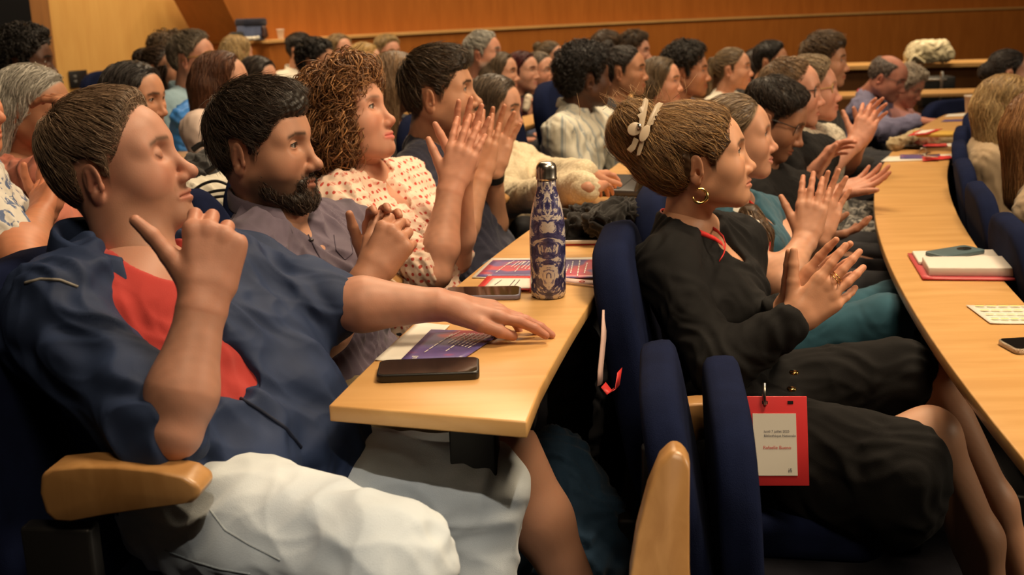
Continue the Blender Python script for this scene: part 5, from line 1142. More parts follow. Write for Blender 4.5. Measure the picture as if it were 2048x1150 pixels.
# the row in front, at the right edge of the view
far('woman with black hair in a low knot, face turned away', 2014, 150, 5.6, 28, ('bun', (.018, .013, .012), (.065, .05, .042)), M_DARK, (.56, .32, .22), yaw=-6, fem=True, zf=ZC, hairkw=dict(at=(-.105, 0, .02), size=(.042, .05, .045)))
far('woman seen from behind with wavy honey-blond hair', 2008, 218, 4.15, 20.5, ('long', (.34, .21, .09), (.62, .45, .22)), M_BEIGE, SK_FAIR, yaw=-24, fem=True, zf=ZC, hairkw=dict(len=-.17, wave=(.008, .11), back=-.025), h=dict(noeyes=True))
far('woman with straight auburn hair and a beige jacket', 2084, 262, 3.35, 15.5, ('long', (.22, .095, .036), (.44, .24, .10)), M_BEIGE, SK_FAIR, yaw=-20, fem=True, zf=ZC, hairkw=dict(len=-.20, L=.18, wave=(.002, .1), back=-.025), h=dict(noeyes=True), shR=Pd(2078, 430, 3.2), N_=Pd(2098, 355, 3.35))
# a person cut off by the left edge: bare arm, printed sleeve, clapping hands
def blue_print():
    m, nt, b = new_mat('blue_leaf_print'); v = coords(nt); n = N(nt, 'ShaderNodeTexNoise'); n.inputs['Scale'].default_value = 45; n.inputs['Distortion'].default_value = 1; nt.links.new(v, n.inputs[0])
    nt.links.new(ramp(nt, n.outputs[0], [(.42, (.62, .58, .52)), (.52, (.60, .56, .50)), (.58, (.10, .14, .26))]), b.inputs['Base Color']); b.inputs['Roughness'].default_value = .8; return m
far('person in a white and blue leaf-print top, one bare arm raised', -95, 215, 2.35, 8.2, ('short', BRN, BRN2), blue_print(), (.56, .26, .15), fem=True, zf=0, sl='short', shR=Pd(-62, 372, 2.22), N_=Pd(-95, 320, 2.35), shL=Pd(-60, 350, 2.6), hip=Pd(-60, 640, 2.4), dress='top',
    rarm=dict(el=Pd(42, 525, 2.12), wr=Pd(80, 430, 2.30), u=Pd(96, 330, 2.4)-Pd(80, 430, 2.30), w=(.2, .9, 0), curl=(8, 10, 6), fat=1.15), larm=dict(el=Pd(60, 470, 2.75), wr=Pd(92, 420, 2.5), u=Pd(112, 335, 2.5)-Pd(92, 420, 2.5), w=(.2, -.9, 0), curl=(8, 10, 6)))

# ---------------------------------------------------------------- chairs of the other people
for lab, a in (('navy chair under the bearded man in the grey-purple shirt', 9.1), ('navy chair under the woman in the dotted blouse', 11.65), ('navy chair under the young man in the navy T-shirt', 14.2), ('navy chair under the woman in the cream cardigan', 17.3), ('navy chair under the person in the striped shirt', 20.4), ('navy chair under the woman with the dark bun', 24.0)):
    chair(lab, a, 12.42, ZA, armz=.68, arms=(1,))
for lab, a, r in (('navy chair under the woman in the black blazer', 10.0, 11.54), ('navy chair under the woman in the teal top', 12.8, 11.50), ('navy chair under the black-haired man with glasses', 15.6, 11.5), ('navy chair under the tall sandy-haired man', 18.4, 11.5), ('navy chair under the woman in the floral blouse', 21.4, 11.5), ('navy chair under the man in the lavender shirt', 32.5, 11.62)):
    chair(lab, a, r-.03, ZB, zt=.94, armz=.645, armf=-.19, th=.075, arms=(1,))
for lab, a in (('navy chair back against the desk, nearest the open notebook', 13.2), ('navy chair back under the woman with straight auburn hair', 15.9), ('navy chair back under the woman with honey-blond hair', 18.6), ('navy chair back beside the beige pouch on the desk', 21.3), ('navy chair back beside the paper cup', 24.0), ('navy chair under the woman with the low black knot', 27.5)):
    chair(lab, a, 10.585, ZC, zt=1.03, arms=(1,), th=.055)
for lab, a, r in (('navy chair under the woman with silver hair', 12.2, 13.56), ('navy chair behind the bearded man, bags on it', 14.8, 13.40), ('navy chair under the woman with long light-brown hair', 18.0, 13.0), ('navy chair under the man in the light blue shirt', 20.8, 14.5), ('navy chair by the light maple wall', 26.5, 15.9)):
    chair(lab, a, r, ZA, arms=(1,))
for lab, x, y, rz in (('empty navy chair behind the straight desk, by the black case', 2.72, 6.15, -60), ('empty navy chair beside the paper cup, near the straight desk', 3.05, 6.0, -55)):
    t_ = math.radians(rz); chp = np.array([x, y, ZB]); d_ = thing('auditorium_chair', lab, 'chair', tuple(chp)); chair_parts(chp, np.array([math.cos(t_), math.sin(t_), 0]), np.array([-math.sin(t_), math.cos(t_), 0]), d_, zt=.80)

# ---------------------------------------------------------------- things on the desks
def rect_pts(c0, c1, c2, c3, z): return [np.array([*Pz(x, y, z)[:2], z]) for x, y in (c0, c1, c2, c3)]
def quad_at(Q, u, v):
    a, b, c, d = Q; return (a*(1-u)+b*u)*(1-v)+(d*(1-u)+c*u)*v
def sheet(name, Q, th, mat, par=None, n=1, curl=0, col=None):
    mb = MB(); top = []; 
    nx, ny = 8, 8; V = []
    for j in range(ny+1):
        for i in range(nx+1):
            u, v = i/nx, j/ny; q = quad_at(Q, u, v)+Zv*(th+curl*(max(0, abs(u-.5)*2-.4)**2)); V.append(q)
    q = [[j*(nx+1)+i, j*(nx+1)+i+1, (j+1)*(nx+1)+i+1, (j+1)*(nx+1)+i] for j in range(ny) for i in range(nx)]
    o = mesh_obj(name, V, np.array(q), mat, par); s = o.modifiers.new('thick', 'SOLIDIFY'); s.thickness = th; s.offset = -1; return o
def leaf_print(name, ang=0.0):
    """violet card with a red cloud at the top"""
    m, nt, b = new_mat(name); t = N(nt, 'ShaderNodeTexCoord'); mp = N(nt, 'ShaderNodeMapping'); mp.inputs['Scale'].default_value = (9, 9, 9); nt.links.new(t.outputs['Object'], mp.inputs[0])
    n = N(nt, 'ShaderNodeTexNoise'); n.inputs['Scale'].default_value = 1.0; n.inputs['Detail'].default_value = 2; nt.links.new(mp.outputs[0], n.inputs[0])
    nt.links.new(ramp(nt, n.outputs[0], [(.40, (.085, .070, .22)), (.52, (.13, .09, .27)), (.58, (.55, .08, .11)), (.70, (.45, .06, .12))]), b.inputs['Base Color']); b.inputs['Roughness'].default_value = .35; return m
M_PAPER = plain('white_paper', (.72, .68, .60), .6); M_LEAF = leaf_print('leaflet_violet'); M_REDC = plain('red_card', (.62, .035, .04), .4); M_INK = plain('white_ink', (.75, .72, .68), .5); M_INKD = plain('dark_ink', (.05, .05, .09), .5); M_INKR = plain('red_ink', (.55, .05, .05), .5)
def print_lines(par, Q, rows, mat, th, dz=.0012):
    """printed lines of text on a card: rows of (u0, v0, u1, v1)"""
    mb = MB()
    for u0, v0, u1, v1 in rows:
        k = 6
        for i in range(k):
            a, b = i/k, (i+.78)/k; p0 = quad_at(Q, u0+(u1-u0)*a, v0+(v1-v0)*a); p1 = quad_at(Q, u0+(u1-u0)*b, v0+(v1-v0)*b); w = unit(np.cross(Zv, p1-p0))*th
            mb.add([p0-w+Zv*dz, p1-w+Zv*dz, p1+w+Zv*dz, p0+w+Zv*dz], [[0, 1, 2, 3]])
    o = mb.build('print', mat, par); o['kind'] = 'stuff'; return o
def text_mesh(txt, o, ux, uy, size, mat, par, name='lettering', align='LEFT'):
    cu = bpy.data.curves.new('t', 'FONT'); cu.body = txt; cu.size = size; cu.align_x = align; tmp = bpy.data.objects.new('t', cu); COL.objects.link(tmp)
    dg = bpy.context.evaluated_depsgraph_get(); me = bpy.data.meshes.new_from_object(tmp.evaluated_get(dg)); bpy.data.objects.remove(tmp)
    me.materials.clear(); me.materials.append(mat); V = np.empty(len(me.vertices)*3, np.float32); me.vertices.foreach_get('co', V); V = V.reshape(-1, 3)
    W_ = np.asarray(o)+np.outer(V[:, 0], ux)+np.outer(V[:, 1], uy); me.vertices.foreach_set('co', W_.astype(np.float32).ravel()); me.update(); me.name = name
    ob = bpy.data.objects.new(name, me); COL.objects.link(ob); set_parent(ob, par); return ob
def leaflet(label, white, violet, z, flip=False):
    c = np.mean([Pz(x, y, z) for x, y in violet], 0); t = thing('leaflet', label, 'leaflet', tuple(c))
    if white: sheet('inner_page', rect_pts(*white, z+.0005), .0012, M_PAPER, t, curl=.004)
    Qv = rect_pts(*violet, z+.0022); sheet('cover', Qv, .0012, M_LEAF, t)
    rows = [(.52+.065*k, .90, .44+.065*k, .55-.03*k) for k in range(7)]+[(.36, .86, .25, .22), (.62, .90, .56, .25), (.42, .95, .34, .70)]
    print_lines(t, rect_pts(*violet, z+.0036), rows, M_INK, .0011)
    Q2 = rect_pts(*violet, z+.0038); a = quad_at(Q2, .22, .06); ux = unit(quad_at(Q2, .22, .5)-a); uy = unit(np.cross(Zv, ux)); text_mesh('ufi', a, ux, uy, .016, M_INK, t)
    return t
leaflet('violet and red leaflet half under its white page, beside the black phone', [(750, 722), (830, 722), (900, 652), (838, 645)], [(800, 722), (925, 719), (1008, 664), (862, 660)], .73)
leaflet('violet leaflet with a white border, beside the flat red badge', [(944, 557), (1206, 556), (1196, 516), (984, 518)], [(952, 554), (1080, 554), (1090, 520), (986, 521)], .73)
l2 = thing('leaflet', 'red and violet leaflet under the pink lanyard ribbon', 'leaflet', tuple(Pz(1150, 540, .73)))
Q2 = rect_pts((1100, 556), (1200, 556), (1192, 520), (1100, 520), .734); sheet('cover', Q2, .0012, leaf_print('leaflet_red'), l2); print_lines(l2, [q+Zv*.0014 for q in Q2], [(.3, .1, .4, .7), (.42, .2, .5, .9), (.55, .05, .65, .95), (.7, .2, .8, .8)], M_INK, .0012)
# name badge lying by the far phone
bd = thing('name_badge', 'red name badge with a white card, lying beside the bottle', 'badge', tuple(Pz(1010, 568, .73)))
Q3 = rect_pts((950, 580), (1064, 580), (1064, 553), (975, 553), .7355); sheet('holder', Q3, .0015, M_REDC, bd); Q4 = rect_pts((966, 577), (1060, 577), (1060, 557), (986, 557), .7372); sheet('card', Q4, .0008, M_PAPER, bd); print_lines(bd, [q+Zv*.001 for q in Q4], [(.2, .3, .28, .8), (.55, .2, .62, .8), (.66, .2, .74, .8)], M_INKD, .0009)
# phones
def phone(label, c, dx, w, hgt, th, body, screen, z, name='phone', camera=False, facedown=False):
    """slab lying flat: c centre on the desk, dx along its length"""
    dx = unit(dx); dy = np.cross(Zv, dx); t = thing('phone', label, 'phone', (c[0], c[1], z))
    out = []; r = .011
    for cx, cy, s0 in ((1, 1, 0), (-1, 1, 1), (-1, -1, 2), (1, -1, 3)):
        for k in range(6):
            a = (s0+k/5)*math.pi/2; out.append((cx*(hgt/2-r)+r*math.cos(a), cy*(w/2-r)+r*math.sin(a)))
    o0 = np.array([c[0], c[1], z+.0004]); V = [o0+dx*a+dy*b for a, b in out]
    MB().hexa(V, [q+Zv*th for q in V]).build('case', body, t, False, .0028, 3)
    if not facedown:
        V = [o0+Zv*(th-.0002)+dx*a*.955+dy*b*.93 for a, b in out]; MB().hexa(V, [q+Zv*.0008 for q in V]).build('screen', screen, t)
    if camera:
        ce = o0+dx*hgt*.22+Zv*th; V = [ce+dx*.022*math.cos(a)+dy*.015*math.sin(a) for a in np.linspace(0, 6.283, 20, endpoint=False)]; MB().hexa(V, [q+Zv*.002 for q in V]).build('camera_island', plain('lens_black', (.02, .02, .02), .2), t, False, .0006)
    return t
M_SCREEN = plain('phone_glass', (.010, .009, .009), .06, 0, .6)
a_, b_ = Pz(760, 745, .735), Pz(955, 738, .735)
phone('black phone in a thick black case, near the corner of the desk', (a_+b_)/2, b_-a_, .078, np.linalg.norm(b_-a_)+.006, .013, plain('black_case', (.010, .010, .010), .35), M_SCREEN, .73)
a_, b_ = Pz(895, 588, .735), Pz(1038, 586, .735)
phone('phone in a lilac-grey case between the hand and the bottle', (a_+b_)/2, b_-a_, .074, .152, .010, plain('lilac_case', (.20, .18, .25), .4), M_SCREEN, .73)
a_, b_ = Pz(1105, 482, .735), Pz(1192, 481, .735)
phone('white phone on a red folder, by the black jacket', (a_+b_)/2, b_-a_, .075, .15, .009, plain('white_case', (.66, .60, .54), .4), M_SCREEN, .7345)
rf = thing('red_folder', 'thin red folder under the white phone', 'folder', tuple(Pz(1150, 486, .73))); sheet('cover', rect_pts((1095, 492), (1203, 490), (1190, 470), (1100, 472), .7305), .003, M_REDC, rf)
# the marbled bottle
def marble():
    m, nt, b = new_mat('marbled_steel'); t = N(nt, 'ShaderNodeTexCoord'); sx = N(nt, 'ShaderNodeSeparateXYZ'); nt.links.new(t.outputs['Object'], sx.inputs[0])
    ab = N(nt, 'ShaderNodeMath', operation='ABSOLUTE'); nt.links.new(sx.outputs[0], ab.inputs[0])
    cb = N(nt, 'ShaderNodeCombineXYZ'); nt.links.new(ab.outputs[0], cb.inputs[0]); nt.links.new(sx.outputs[1], cb.inputs[1]); nt.links.new(sx.outputs[2], cb.inputs[2])
    n = N(nt, 'ShaderNodeTexNoise'); n.inputs['Scale'].default_value = 21; n.inputs['Detail'].default_value = 9; n.inputs['Roughness'].default_value = .62; n.inputs['Distortion'].default_value = 2.2; nt.links.new(cb.outputs[0], n.inputs[0])
    nt.links.new(ramp(nt, n.outputs[0], [(.40, (.030, .028, .085)), (.475, (.070, .065, .17)), (.50, (.10, .09, .20)), (.515, (.56, .50, .46)), (.60, (.62, .55, .50)), (.66, (.14, .12, .24))]), b.inputs['Base Color'])
    b.inputs['Roughness'].default_value = .22; b.inputs['Coat Weight'].default_value = .5; return m
bp = Pz(1097, 592, .73); bt = thing('water_bottle', 'steel water bottle with a violet and cream marbled pattern and a brushed cap', 'bottle', tuple(bp))
pr = [(.026, .0), (.032, .001), (.0345, .006), (.0355, .02), (.0355, .125), (.0348, .145), (.0325, .165), (.0285, .185), (.0235, .203), (.0200, .215), (.0185, .226), (.0183, .236)]
M_MARB = marble()
o = MB().lathe(np.zeros(3), pr, 48).build('flask', M_MARB, None, True); o.location = bp; set_parent(o, bt); o.matrix_parent_inverse = Matrix.Identity(4); o.location = (0, 0, 0)
m, nt, b = new_mat('brushed_cap'); v = coords(nt, (1, 1, .02)); n = N(nt, 'ShaderNodeTexNoise'); n.inputs['Scale'].default_value = 220; nt.links.new(v, n.inputs[0]); nt.links.new(ramp(nt, n.outputs[0], [(.3, (.42, .38, .34)), (.7, (.74, .69, .62))]), b.inputs['Base Color']); b.inputs['Metallic'].default_value = 1; b.inputs['Roughness'].default_value = .28
MB().lathe(bp, [(.0185, .2355), (.0205, .236), (.0205, .240), (.0200, .241), (.0200, .256), (.0192, .262), (.0165, .267), (.010, .270)], 40).build('cap', m, bt, True)
# ribbon: across the desk past the bottle and down over the edge
rb = thing('lanyard', 'pink-white lanyard ribbon with red print, lying past the bottle and hanging off the desk', 'lanyard', tuple(Pz(1170, 562, .73)))
def ribbon(pts, w, wd, name, mat, par):
    pts = np.asarray(pts, float); V = []
    for i, q in enumerate(pts): V += [q-wd[i]*w/2, q+wd[i]*w/2]
    o = mesh_obj(name, V, np.array([[2*i, 2*i+1, 2*i+3, 2*i+2] for i in range(len(pts)-1)]), mat, par); s = o.modifiers.new('thick', 'SOLIDIFY'); s.thickness = .0016; return o
M_RIBP = plain('pink_ribbon', (.66, .45, .40), .6)  # pink darkened in its colour for the shade the ribbon hangs in
pz = [Pz(x, y, .7365) for x, y in ((1125, 560), (1150, 563), (1175, 565), (1198, 568))]; hang = [Pz(1208, 574, .728), Pd(1209, 620, 2.10), Pd(1206, 680, 2.09), Pd(1200, 740, 2.08), Pd(1199, 770, 2.08)]
wy = [np.array([-.1, 1., .25])]*4+[np.array([.6, .8, 0])]*5
ribbon(pz+hang, .018, wy, 'ribbon', M_RIBP, rb)
text_mesh('TERRI', Pz(1176, 571, .7385)-0*Zv, unit(Pz(1200, 573, .7385)-Pz(1176, 571, .7385)), unit(np.cross(Zv, unit(Pz(1200, 573, .7385)-Pz(1176, 571, .7385)))), .010, M_INKR, rb)
hx = Pz(1164, 563, .7385); MB().tube([hx+.0055*np.array([math.cos(a), math.sin(a), 0]) for a in np.linspace(0, 2*math.pi, 7)], .0009, 5, cap=False).build('hexagon_mark', M_INKR, rb)
ribbon([Pz(1130, 556, .7375), Pz(1105, 553, .7375), Pz(1085, 552, .7375)], .015, [np.array([0, 1., 0])]*3, 'red_end', M_REDL, rb)
ribbon([Pd(1206, 770, 2.06), Pd(1218, 785, 2.06), Pd(1235, 775, 2.07), Pd(1240, 740, 2.09)], .02, [np.array([.5, .8, .2])]*4, 'red_loop', M_REDL, rb)
# black jacket with a red lanyard and badge on it
bj = thing('folded_jacket', 'crumpled black jacket in a heap on the desk', 'jacket', tuple(Pz(1200, 455, .73)))
def blob(par, name, prims, v, mat, amp, sc, seed, cut=None):
    g = sdf(prims, v); V, Q = surfnet(g); V = folds(g, V, amp, sc, seed); 
    if cut is not None: V[:, 2] = np.maximum(V[:, 2], cut)
    return mesh_obj(name, V, Q, mat, par)
blob(bj, 'cloth', [cap_(Pz(1145, 455, .76), .035, Pz(1270, 440, .77), .045, k=.05), cap_(Pz(1150, 430, .76), .03, Pz(1260, 425, .77), .04, k=.05), cap_(Pz(1195, 450, .78), .035, Pz(1240, 430, .79), .035, k=.05)], .005, cloth('black_fleece', (.014, .012, .011), .95, 500, .3), .012, .07, 4, .7308)
bl = thing('name_badge', 'red badge and lanyard with a white card, on the black jacket', 'badge', tuple(Pz(1210, 400, .79)))
Qb = [Pd(1160, 408, 3.3), Pd(1262, 404, 3.36), Pd(1275, 388, 3.5), Pd(1180, 394, 3.5)]; sheet('holder', Qb, .002, M_REDC, bl); sheet('card', [quad_at(Qb, u, v)+Zv*.003 for u, v in ((.1, .2), (.78, .2), (.78, .9), (.1, .9))], .001, M_PAPER, bl)
for pth in ([(1135, 440), (1132, 415), (1160, 402), (1200, 412), (1250, 425)], [(1150, 404), (1190, 418), (1230, 428), (1262, 420)]):
    pts = [Pd(x, y, 3.22) for x, y in pth]; ribbon(pts, .016, [np.array([.1, .75, .6])]*len(pts), 'ribbon', M_REDL, bl)
# laptop under the typing hands
lp = thing('laptop', 'dark open laptop before the woman in the cream cardigan', 'laptop', tuple(Pz(1222, 372, .735)))
lc = Pz(1225, 370, .74); lf = np.array([.95, -.30, 0]); lt = np.array([.30, .95, 0]); MB().box(lc+Zv*.002, .22, .31, .018, lf, lt).build('base', plain('laptop_dark', (.03, .028, .03), .4), lp, bevel=.003)
MB().box(lc+Zv*.0118, .10, .27, .002, lf, lt).build('keyboard', M_BLACK, lp); MB().box(lc+lf*.13+Zv*.10, .010, .31, .20, unit(lf-Zv*.3), lt, unit(Zv+lf*.3)).build('screen', plain('laptop_lid', (.05, .048, .05), .4), lp, bevel=.003)

# --- on the second desk
nb = thing('open_notebook', 'open notebook with a red cover and white pages', 'notebook', tuple(Pz(1950, 535, .62)))
Qn = rect_pts((1845, 560), (2075, 562), (2062, 505), (1815, 510), .622); sheet('cover', Qn, .004, plain('notebook_red', (.55, .065, .075), .45), nb, curl=.004)
for nm, u0, u1, hgt in (('page_block', .03, .97, .010), ('page_block', .06, .97, .022)):
    v0, v1 = (.08, .52) if hgt > .02 else (.50, .96)
    b4 = [quad_at(Qn, u, v)+Zv*.004 for u, v in ((u0, v0), (u1, v0), (u1, v1), (u0, v1))]; MB().hexa(b4, [q+Zv*hgt for q in b4]).build(nm, plain('page_white', (.70, .64, .58), .7), nb, False, .003)
a_, b_ = Pz(1872, 508, .64), Pz(1948, 504, .64)
phone('teal phone lying face down on the open notebook', (a_+b_)/2, unit(b_-a_)*.9+np.array([0, .35, 0]), .072, .148, .010, plain('teal_case', (.085, .13, .145), .4), M_SCREEN, .6365, camera=True, facedown=True)
nt_ = thing('note_sheet', 'sheet of handwritten notes with yellow highlights, below the notebook', 'paper', tuple(Pz(2000, 628, .62)))
Qs = rect_pts((1980, 648), (2110, 648), (2100, 612), (1932, 612), .6215); sheet('page', Qs, .001, M_PAPER, nt_, curl=.004)
print_lines(nt_, [q+Zv*.0045 for q in Qs], [(.08, v, .95, v) for v in (.18, .42, .66, .90)], plain('highlight', (.72, .66, .22), .6), .003, .0002); print_lines(nt_, [q+Zv*.005 for q in Qs], [(.08, v, .9, v) for v in np.linspace(.1, .94, 9)], M_INKD, .0006, .0002)
a_, b_ = Pz(2018, 690, .625), Pz(2150, 690, .625)
ph = phone('phone in a clear sparkling case, by the sheet of notes', (a_+b_)/2, np.array([1, .1, 0]), .072, .148, .011, plain('sparkle_case', (.55, .45, .36), .15, .6, bumps=(500, 1.0, .004)), M_SCREEN, .62)
# papers, keys, pouch, cup further along
def stack(label, quads, z, extra=None):
    t = thing('leaflet', label, 'leaflet', tuple(Pz(*quads[0][0][0], z)))
    for i, (q, mat) in enumerate(quads): sheet('sheet', rect_pts(*q, z+.0010+.0022*i), .0016, mat, t, curl=.003)
    return t
stack('leaflets fanned out under the bunch of keys', [([(1762, 324), (1912, 318), (1905, 309), (1775, 314)], M_PAPER), ([(1800, 318), (1880, 317), (1880, 309), (1800, 310)], M_LEAF), ([(1845, 322), (1905, 317), (1900, 312), (1845, 314)], M_REDC)], .62)
ky = thing('key_bunch', 'bunch of metal keys on the fanned leaflets', 'keys', tuple(Pz(1845, 315, .63))); kc = Pz(1845, 314, .636)
MB().tube([kc+Zv*.022+np.array([.016*math.cos(a), 0, .016*math.sin(a)]) for a in np.linspace(0, 6.283, 16)], .0018, 6, cap=False).build('ring', plain('steel', (.5, .45, .38), .3, 1), ky, True)
for k, an in enumerate((-.6, .1, .8)):
    dv_ = np.array([math.cos(an), math.sin(an), .0]); MB().box(kc+dv_*.035+Zv*.004*(k+1), .055, .016, .003, dv_, np.cross(Zv, dv_)).build('key', plain('steel', (.5, .45, .38), .3, 1), ky, bevel=.001)
stack('leaflet with red lettering beside the beige pouch', [([(1782, 297), (1908, 293), (1905, 286), (1795, 287)], M_PAPER), ([(1788, 296), (1860, 294), (1862, 287), (1797, 288)], M_LEAF), ([(1850, 294), (1895, 293), (1893, 288), (1850, 288)], M_REDC)], .62)
a_, b_ = Pz(1796, 293, .63), Pz(1828, 293, .63); phone('dark phone on the leaflet beside the beige pouch', (a_+b_)/2, b_-a_, .07, .14, .009, plain('black_case', (.010, .010, .010), .35), M_SCREEN, .630)
pc = thing('pouch', 'long beige canvas pouch lying across the desk', 'pouch', tuple(Pz(1840, 282, .62)))
blob(pc, 'canvas', [cap_(Pz(1785, 290, .645), .032, Pz(1830, 277, .65), .036, k=.04), cap_(Pz(1830, 277, .65), .036, Pz(1900, 274, .65), .026, k=.04)], .006, cl_('canvas', (.40, .31, .18)), .006, .08, 3, .6208)
yc = thing('yellow_case', 'mustard-yellow case on the beige pouch', 'case', tuple(Pz(1880, 270, .68))); MB().box(Pz(1876, 268, .688), .20, .12, .016, (.97, -.2, 0), (.2, .97, 0)).build('case', plain('mustard', (.55, .33, .05), .6), yc, bevel=.005)
bb_ = thing('name_badge', 'red and white badge on the beige pouch', 'badge', tuple(Pz(1850, 266, .70))); Qz = [Pz(1815, 272, .70), Pz(1855, 268, .70), Pz(1885, 258, .70), Pz(1835, 262, .70)]; sheet('holder', Qz, .002, M_REDC, bb_); sheet('card', [quad_at(Qz, u, v)+Zv*.003 for u, v in ((.25, .15), (.8, .15), (.8, .85), (.25, .85))], .001, M_PAPER, bb_)
stack('lilac leaflet on the desk before the lavender shirt', [([(1882, 244), (1932, 242), (1935, 238), (1890, 240)], leaf_print('leaflet_lilac'))], .62); stack('white paper sheet beside the paper cup on the desk', [([(1888, 234), (1935, 232), (1935, 227), (1898, 229)], M_PAPER)], .62)
def cup(label, x, y, z, hgt=.10, r=.040):
    c = Pz(x, y, z); t = thing('paper_cup', label, 'cup', tuple(c)); MB().lathe(c, [(r*.68, 0), (r*.70, .002), (r, hgt-.004), (r*1.06, hgt-.002), (r*1.06, hgt+.003), (r*.97, hgt+.002), (r*.66, .006)], 24).build('cup', plain('cup_paper', (.66, .55, .46), .6), t, True); return t
cup('white paper cup standing on the desk with the papers', 1945, 236, .62, .12, .05)

# --- badge hanging from the blazer of the woman in black
hb = thing('name_badge', 'red name badge with a white card hanging at the side of the woman in black', 'badge', tuple(Pd(1555, 880, 1.98)))
hx_, hz_ = unit(Pd(1612, 882, 1.985)-Pd(1500, 882, 1.985)), unit(Pd(1555, 800, 1.985)-Pd(1560, 970, 1.985)); hn = unit(np.cross(hx_, hz_)); hn = -hn if hn[1] > 0 else hn
c0 = Pd(1556, 882, 1.985); MB().box(c0, .108, .003, .162, hx_, hn, hz_).build('holder', M_REDC, hb, bevel=.001)
c1 = c0+hn*.0024-hz_*.006-hx_*.006; MB().box(c1, .078, .0012, .112, hx_, hn, hz_).build('card', M_PAPER, hb)
tx = c1+hn*.0012
for s_, dx, dz, sz, mt in (('lundi 7 juillet 2025', -.020, .022, .0062, M_INKD), ('Bibliothèque Nationale', -.020, .014, .0062, M_INKD), ('Rafaelle Bueno', -.022, -.008, .0085, M_INKR), ('ifi', .022, -.050, .011, M_INKD)): text_mesh(s_, tx+hx_*dx+hz_*dz, hx_, hz_, sz, mt, hb)
for dx in (-.022, .024): MB().box(c0+hn*.0018+hx_*dx+hz_*.070, .010, .001, .005, hx_, hn, hz_).build('slot', M_BLACK, hb)
MB().tube([c0+hx_*-.022+hz_*.066+hn*.004, c0+hx_*-.024+hz_*.085+hn*.006, c0+hx_*-.022+hz_*.105+hn*.004], .003, 8).build('clip', plain('steel', (.5, .45, .38), .3, 1), hb, True)

# --- things around the rows
bk = thing('backpack', 'dark blue backpack on the floor under the desk', 'backpack', tuple(Pd(1130, 960, 2.3)*np.array([1, 1, 0])))
blob(bk, 'bag', [cap_(Pd(1110, 930, 2.35), .08, Pd(1140, 1080, 2.35), .12, k=.08), cap_(Pd(1140, 1080, 2.35), .12, Pd(1150, 1230, 2.35), .13, k=.08)], .008, cloth('backpack_blue', (.018, .05, .10), .8, 500, .2), .008, .12, 5, .001)
cb_ = thing('cloth_bag', 'cream fabric bag with black cords, behind the bearded man', 'bag', tuple(Pd(415, 390, 2.9)))
blob(cb_, 'bag', [cap_(Pd(392, 396, 2.85), .05, Pd(455, 385, 2.95), .055, k=.05), cap_(Pd(400, 450, 2.9), .09, Pd(460, 450, 2.95), .09, k=.06), cap_(Pd(420, 560, 2.95), .08, Pd(440, 760, 2.95), .06, k=.06)], .007, M_OFFW, .006, .07, 6)
for pth in ([(372, 405), (395, 375), (430, 362), (462, 372)], [(385, 415), (412, 388), (450, 380), (470, 384)], [(402, 415), (425, 396), (462, 392)]): on_path([Pd(x, y, 2.80) for x, y in pth], .004, 'cord', M_BLACK, cb_)
sb = thing('backpack', 'black and grey backpack on the chair behind the bearded man', 'backpack', tuple(Pd(430, 340, 3.2)))
blob(sb, 'bag', [cap_(Pd(400, 340, 3.15), .05, Pd(450, 330, 3.3), .07, k=.05), cap_(Pd(410, 365, 3.15), .05, Pd(460, 400, 3.3), .07, k=.05), cap_(Pd(430, 440, 3.25), .08, Pd(450, 640, 3.3), .08, k=.06)], .008, cloth('grey_black_pack', (.045, .043, .042), .8, 300, .5), .010, .08, 7)
on_path([Pd(x, y, 3.08) for x, y in ((385, 300), (405, 288), (425, 300), (430, 330), (412, 345))], .008, 'strap', M_BLACK, sb)
jb = thing('blue_bag', 'bright blue bag beside the man in the light blue shirt', 'bag', tuple(Pd(372, 225, 4.7)))
blob(jb, 'bag', [cap_(Pd(355, 232, 4.6), .035, Pd(388, 215, 4.75), .045, k=.04), cap_(Pd(372, 260, 4.7), .07, Pd(372, 300, 4.7), .07, k=.05)], .009, plain('bright_blue', (.035, .19, .55), .6), .006, .08, 8)
# water bottle with a blue cap
wb = thing('plastic_bottle', 'clear plastic water bottle with a blue cap', 'bottle', tuple(Pz(1086, 246, .73)))
wc = Pz(1086, 246, .73); m, nt, b = new_mat('clear_plastic'); b.inputs['Base Color'].default_value = (.80, .72, .70, 1); b.inputs['Roughness'].default_value = .12; b.inputs['Alpha'].default_value = .45
MB().lathe(wc, [(.030, 0), (.034, .004), (.035, .02), (.034, .035), (.035, .05), (.034, .075), (.035, .10), (.033, .118), (.024, .138), (.014, .150), (.0125, .160)], 28).build('bottle', m, wb, True)
MB().lathe(wc, [(.015, .158), (.0152, .159), (.0152, .176), (.013, .178)], 20).build('cap', plain('cap_blue', (.25, .36, .62), .4), wb, True); MB().lathe(wc, [(.0355, .045), (.0355, .085)], 28).build('wrapper', plain('wrapper_pink', (.62, .36, .34), .5), wb, True)
ic = thing('ice_cream', 'white ice-cream bar held by the woman with dark-red hair', 'ice cream', tuple(Pd(1052, 205, 6.23))); blob(ic, 'bar', [cap_(Pd(1052, 216, 6.21), .022, Pd(1057, 196, 6.21), .024, k=.02)], .005, plain('ice_white', (.72, .62, .48), .5), .002, .03, 2)
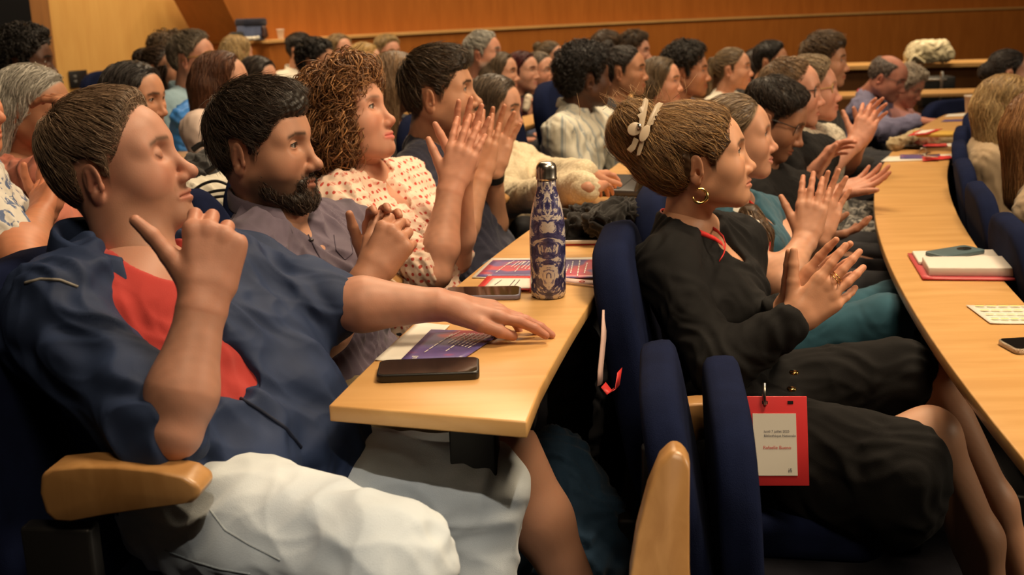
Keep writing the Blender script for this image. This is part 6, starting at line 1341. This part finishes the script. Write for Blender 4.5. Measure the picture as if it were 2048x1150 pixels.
# on the ledge of the orange wall
def ledge(px, r=16.28): 
    lo, hi = 31.5, 60.
    for _ in range(40):
        mid = (lo+hi)/2; q = row_frame(mid, r, 1.065)[0]-CAM; X = 1024+F_PX*(q@_R)/(q@_fw)
        if X < px: lo = mid
        else: hi = mid
    return row_frame(lo, r, 1.065)
q, f_, t_ = ledge(562); 
def cup_at(label, c, hgt, r):
    t = thing('paper_cup', label, 'cup', tuple(c)); MB().lathe(c, [(r*.68, 0), (r*.70, .002), (r, hgt-.004), (r*1.06, hgt-.002), (r*1.06, hgt+.003), (r*.97, hgt+.002), (r*.66, .006)], 24).build('cup', plain('cup_paper', (.66, .55, .46), .6), t, True)
cup_at('white paper cup on the ledge of the orange wall', q+Zv*.0005, .075, .030)
q, f_, t_ = ledge(505, 16.30); nc = thing('navy_tote', 'upright navy bag with a front painted paler as lit, on the ledge', 'bag', tuple(q)); slab(MB(), q+Zv*.083, .24, .09, .165, f_, t_, Zv, .03).build('bag', cloth('tote_lit_navy', (.10, .13, .24), .8, 400, .2), nc, True); slab(MB(), q+Zv*.140, .25, .10, .06, f_, t_, Zv, .02).build('flap', cloth('tote_dark', (.012, .014, .03), .8, 400, .2), nc, True)  # lit front put into a paler blue than the flap
q, f_, t_ = ledge(440, 16.30); kb = thing('black_bag', 'black bag lying on the ledge beside the navy bag', 'bag', tuple(q)); blob(kb, 'bag', [cap_(q-t_*.10+Zv*.035, .033, q+t_*.08+Zv*.045, .042, k=.04)], .007, cloth('bag_black', (.012, .012, .012), .7, 300, .3), .006, .06, 3, 1.066)
q, f_, t_ = ledge(475, 16.22); wsf = thing('white_scarf', 'white scarf heaped on the ledge before the navy bag', 'scarf', tuple(q)); blob(wsf, 'cloth', [cap_(q-t_*.10+Zv*.018, .018, q+t_*.10+Zv*.022, .016, k=.03)], .006, M_OFFW, .006, .05, 3, 1.066)
q, f_, t_ = ledge(530, 16.24); lb = thing('leather_bag', 'dark brown leather bag beside the navy bag', 'bag', tuple(q)); blob(lb, 'bag', [cap_(q+Zv*.04, .028, q+Zv*.09, .022, k=.04)], .006, plain('brown_leather', (.05, .02, .014), .4), .004, .05, 4, 1.066)
# cream bag on the low partition
cbg = thing('cream_bag', 'soft cream leather bag sitting on the low partition', 'bag', tuple(Pd(1857, 130, 9.2)))
c_ = Pz(1857, 128, .731); blob(cbg, 'bag', [cap_(c_+np.array([-.14, 0, .07]), .065, c_+np.array([.14, 0, .07]), .065, k=.06), cap_(c_+np.array([-.11, 0, .14]), .055, c_+np.array([.10, 0, .14]), .055, k=.06)], .009, plain('cream_leather', (.72, .64, .42), .4), .008, .10, 3, .7312)
on_path([c_+np.array([-.19, -.07, .01]), c_+np.array([-.15, -.075, .07]), c_+np.array([-.11, -.08, .05]), c_+np.array([-.06, -.075, .015])], .011, 'strap', plain('cream_leather', (.72, .64, .42), .4), cbg)
kc_ = thing('black_case', 'black case with a silver handle, standing beyond the straight desk', 'case', tuple(Pd(1868, 190, 8.2)*np.array([1, 1, 0]))); MB().box(Pd(1870, 182, 8.3), .24, .16, .22).build('case', plain('case_black', (.015, .015, .015), .4), kc_, bevel=.01)
MB().box(Pd(1882, 176, 8.2), .02, .02, .24).build('handle', plain('silver', (.6, .58, .55), .3, 1), kc_, bevel=.003); MB().box(Pd(1872, 160, 8.2), .16, .015, .02).build('handle_bar', plain('silver', (.6, .58, .55), .3, 1), kc_, bevel=.003); MB().box(Pd(1870, 182, 8.3)*np.array([1, 1, 0])+Zv*.26, .2, .14, .5).build('stand', M_BLACK, kc_, bevel=.01)
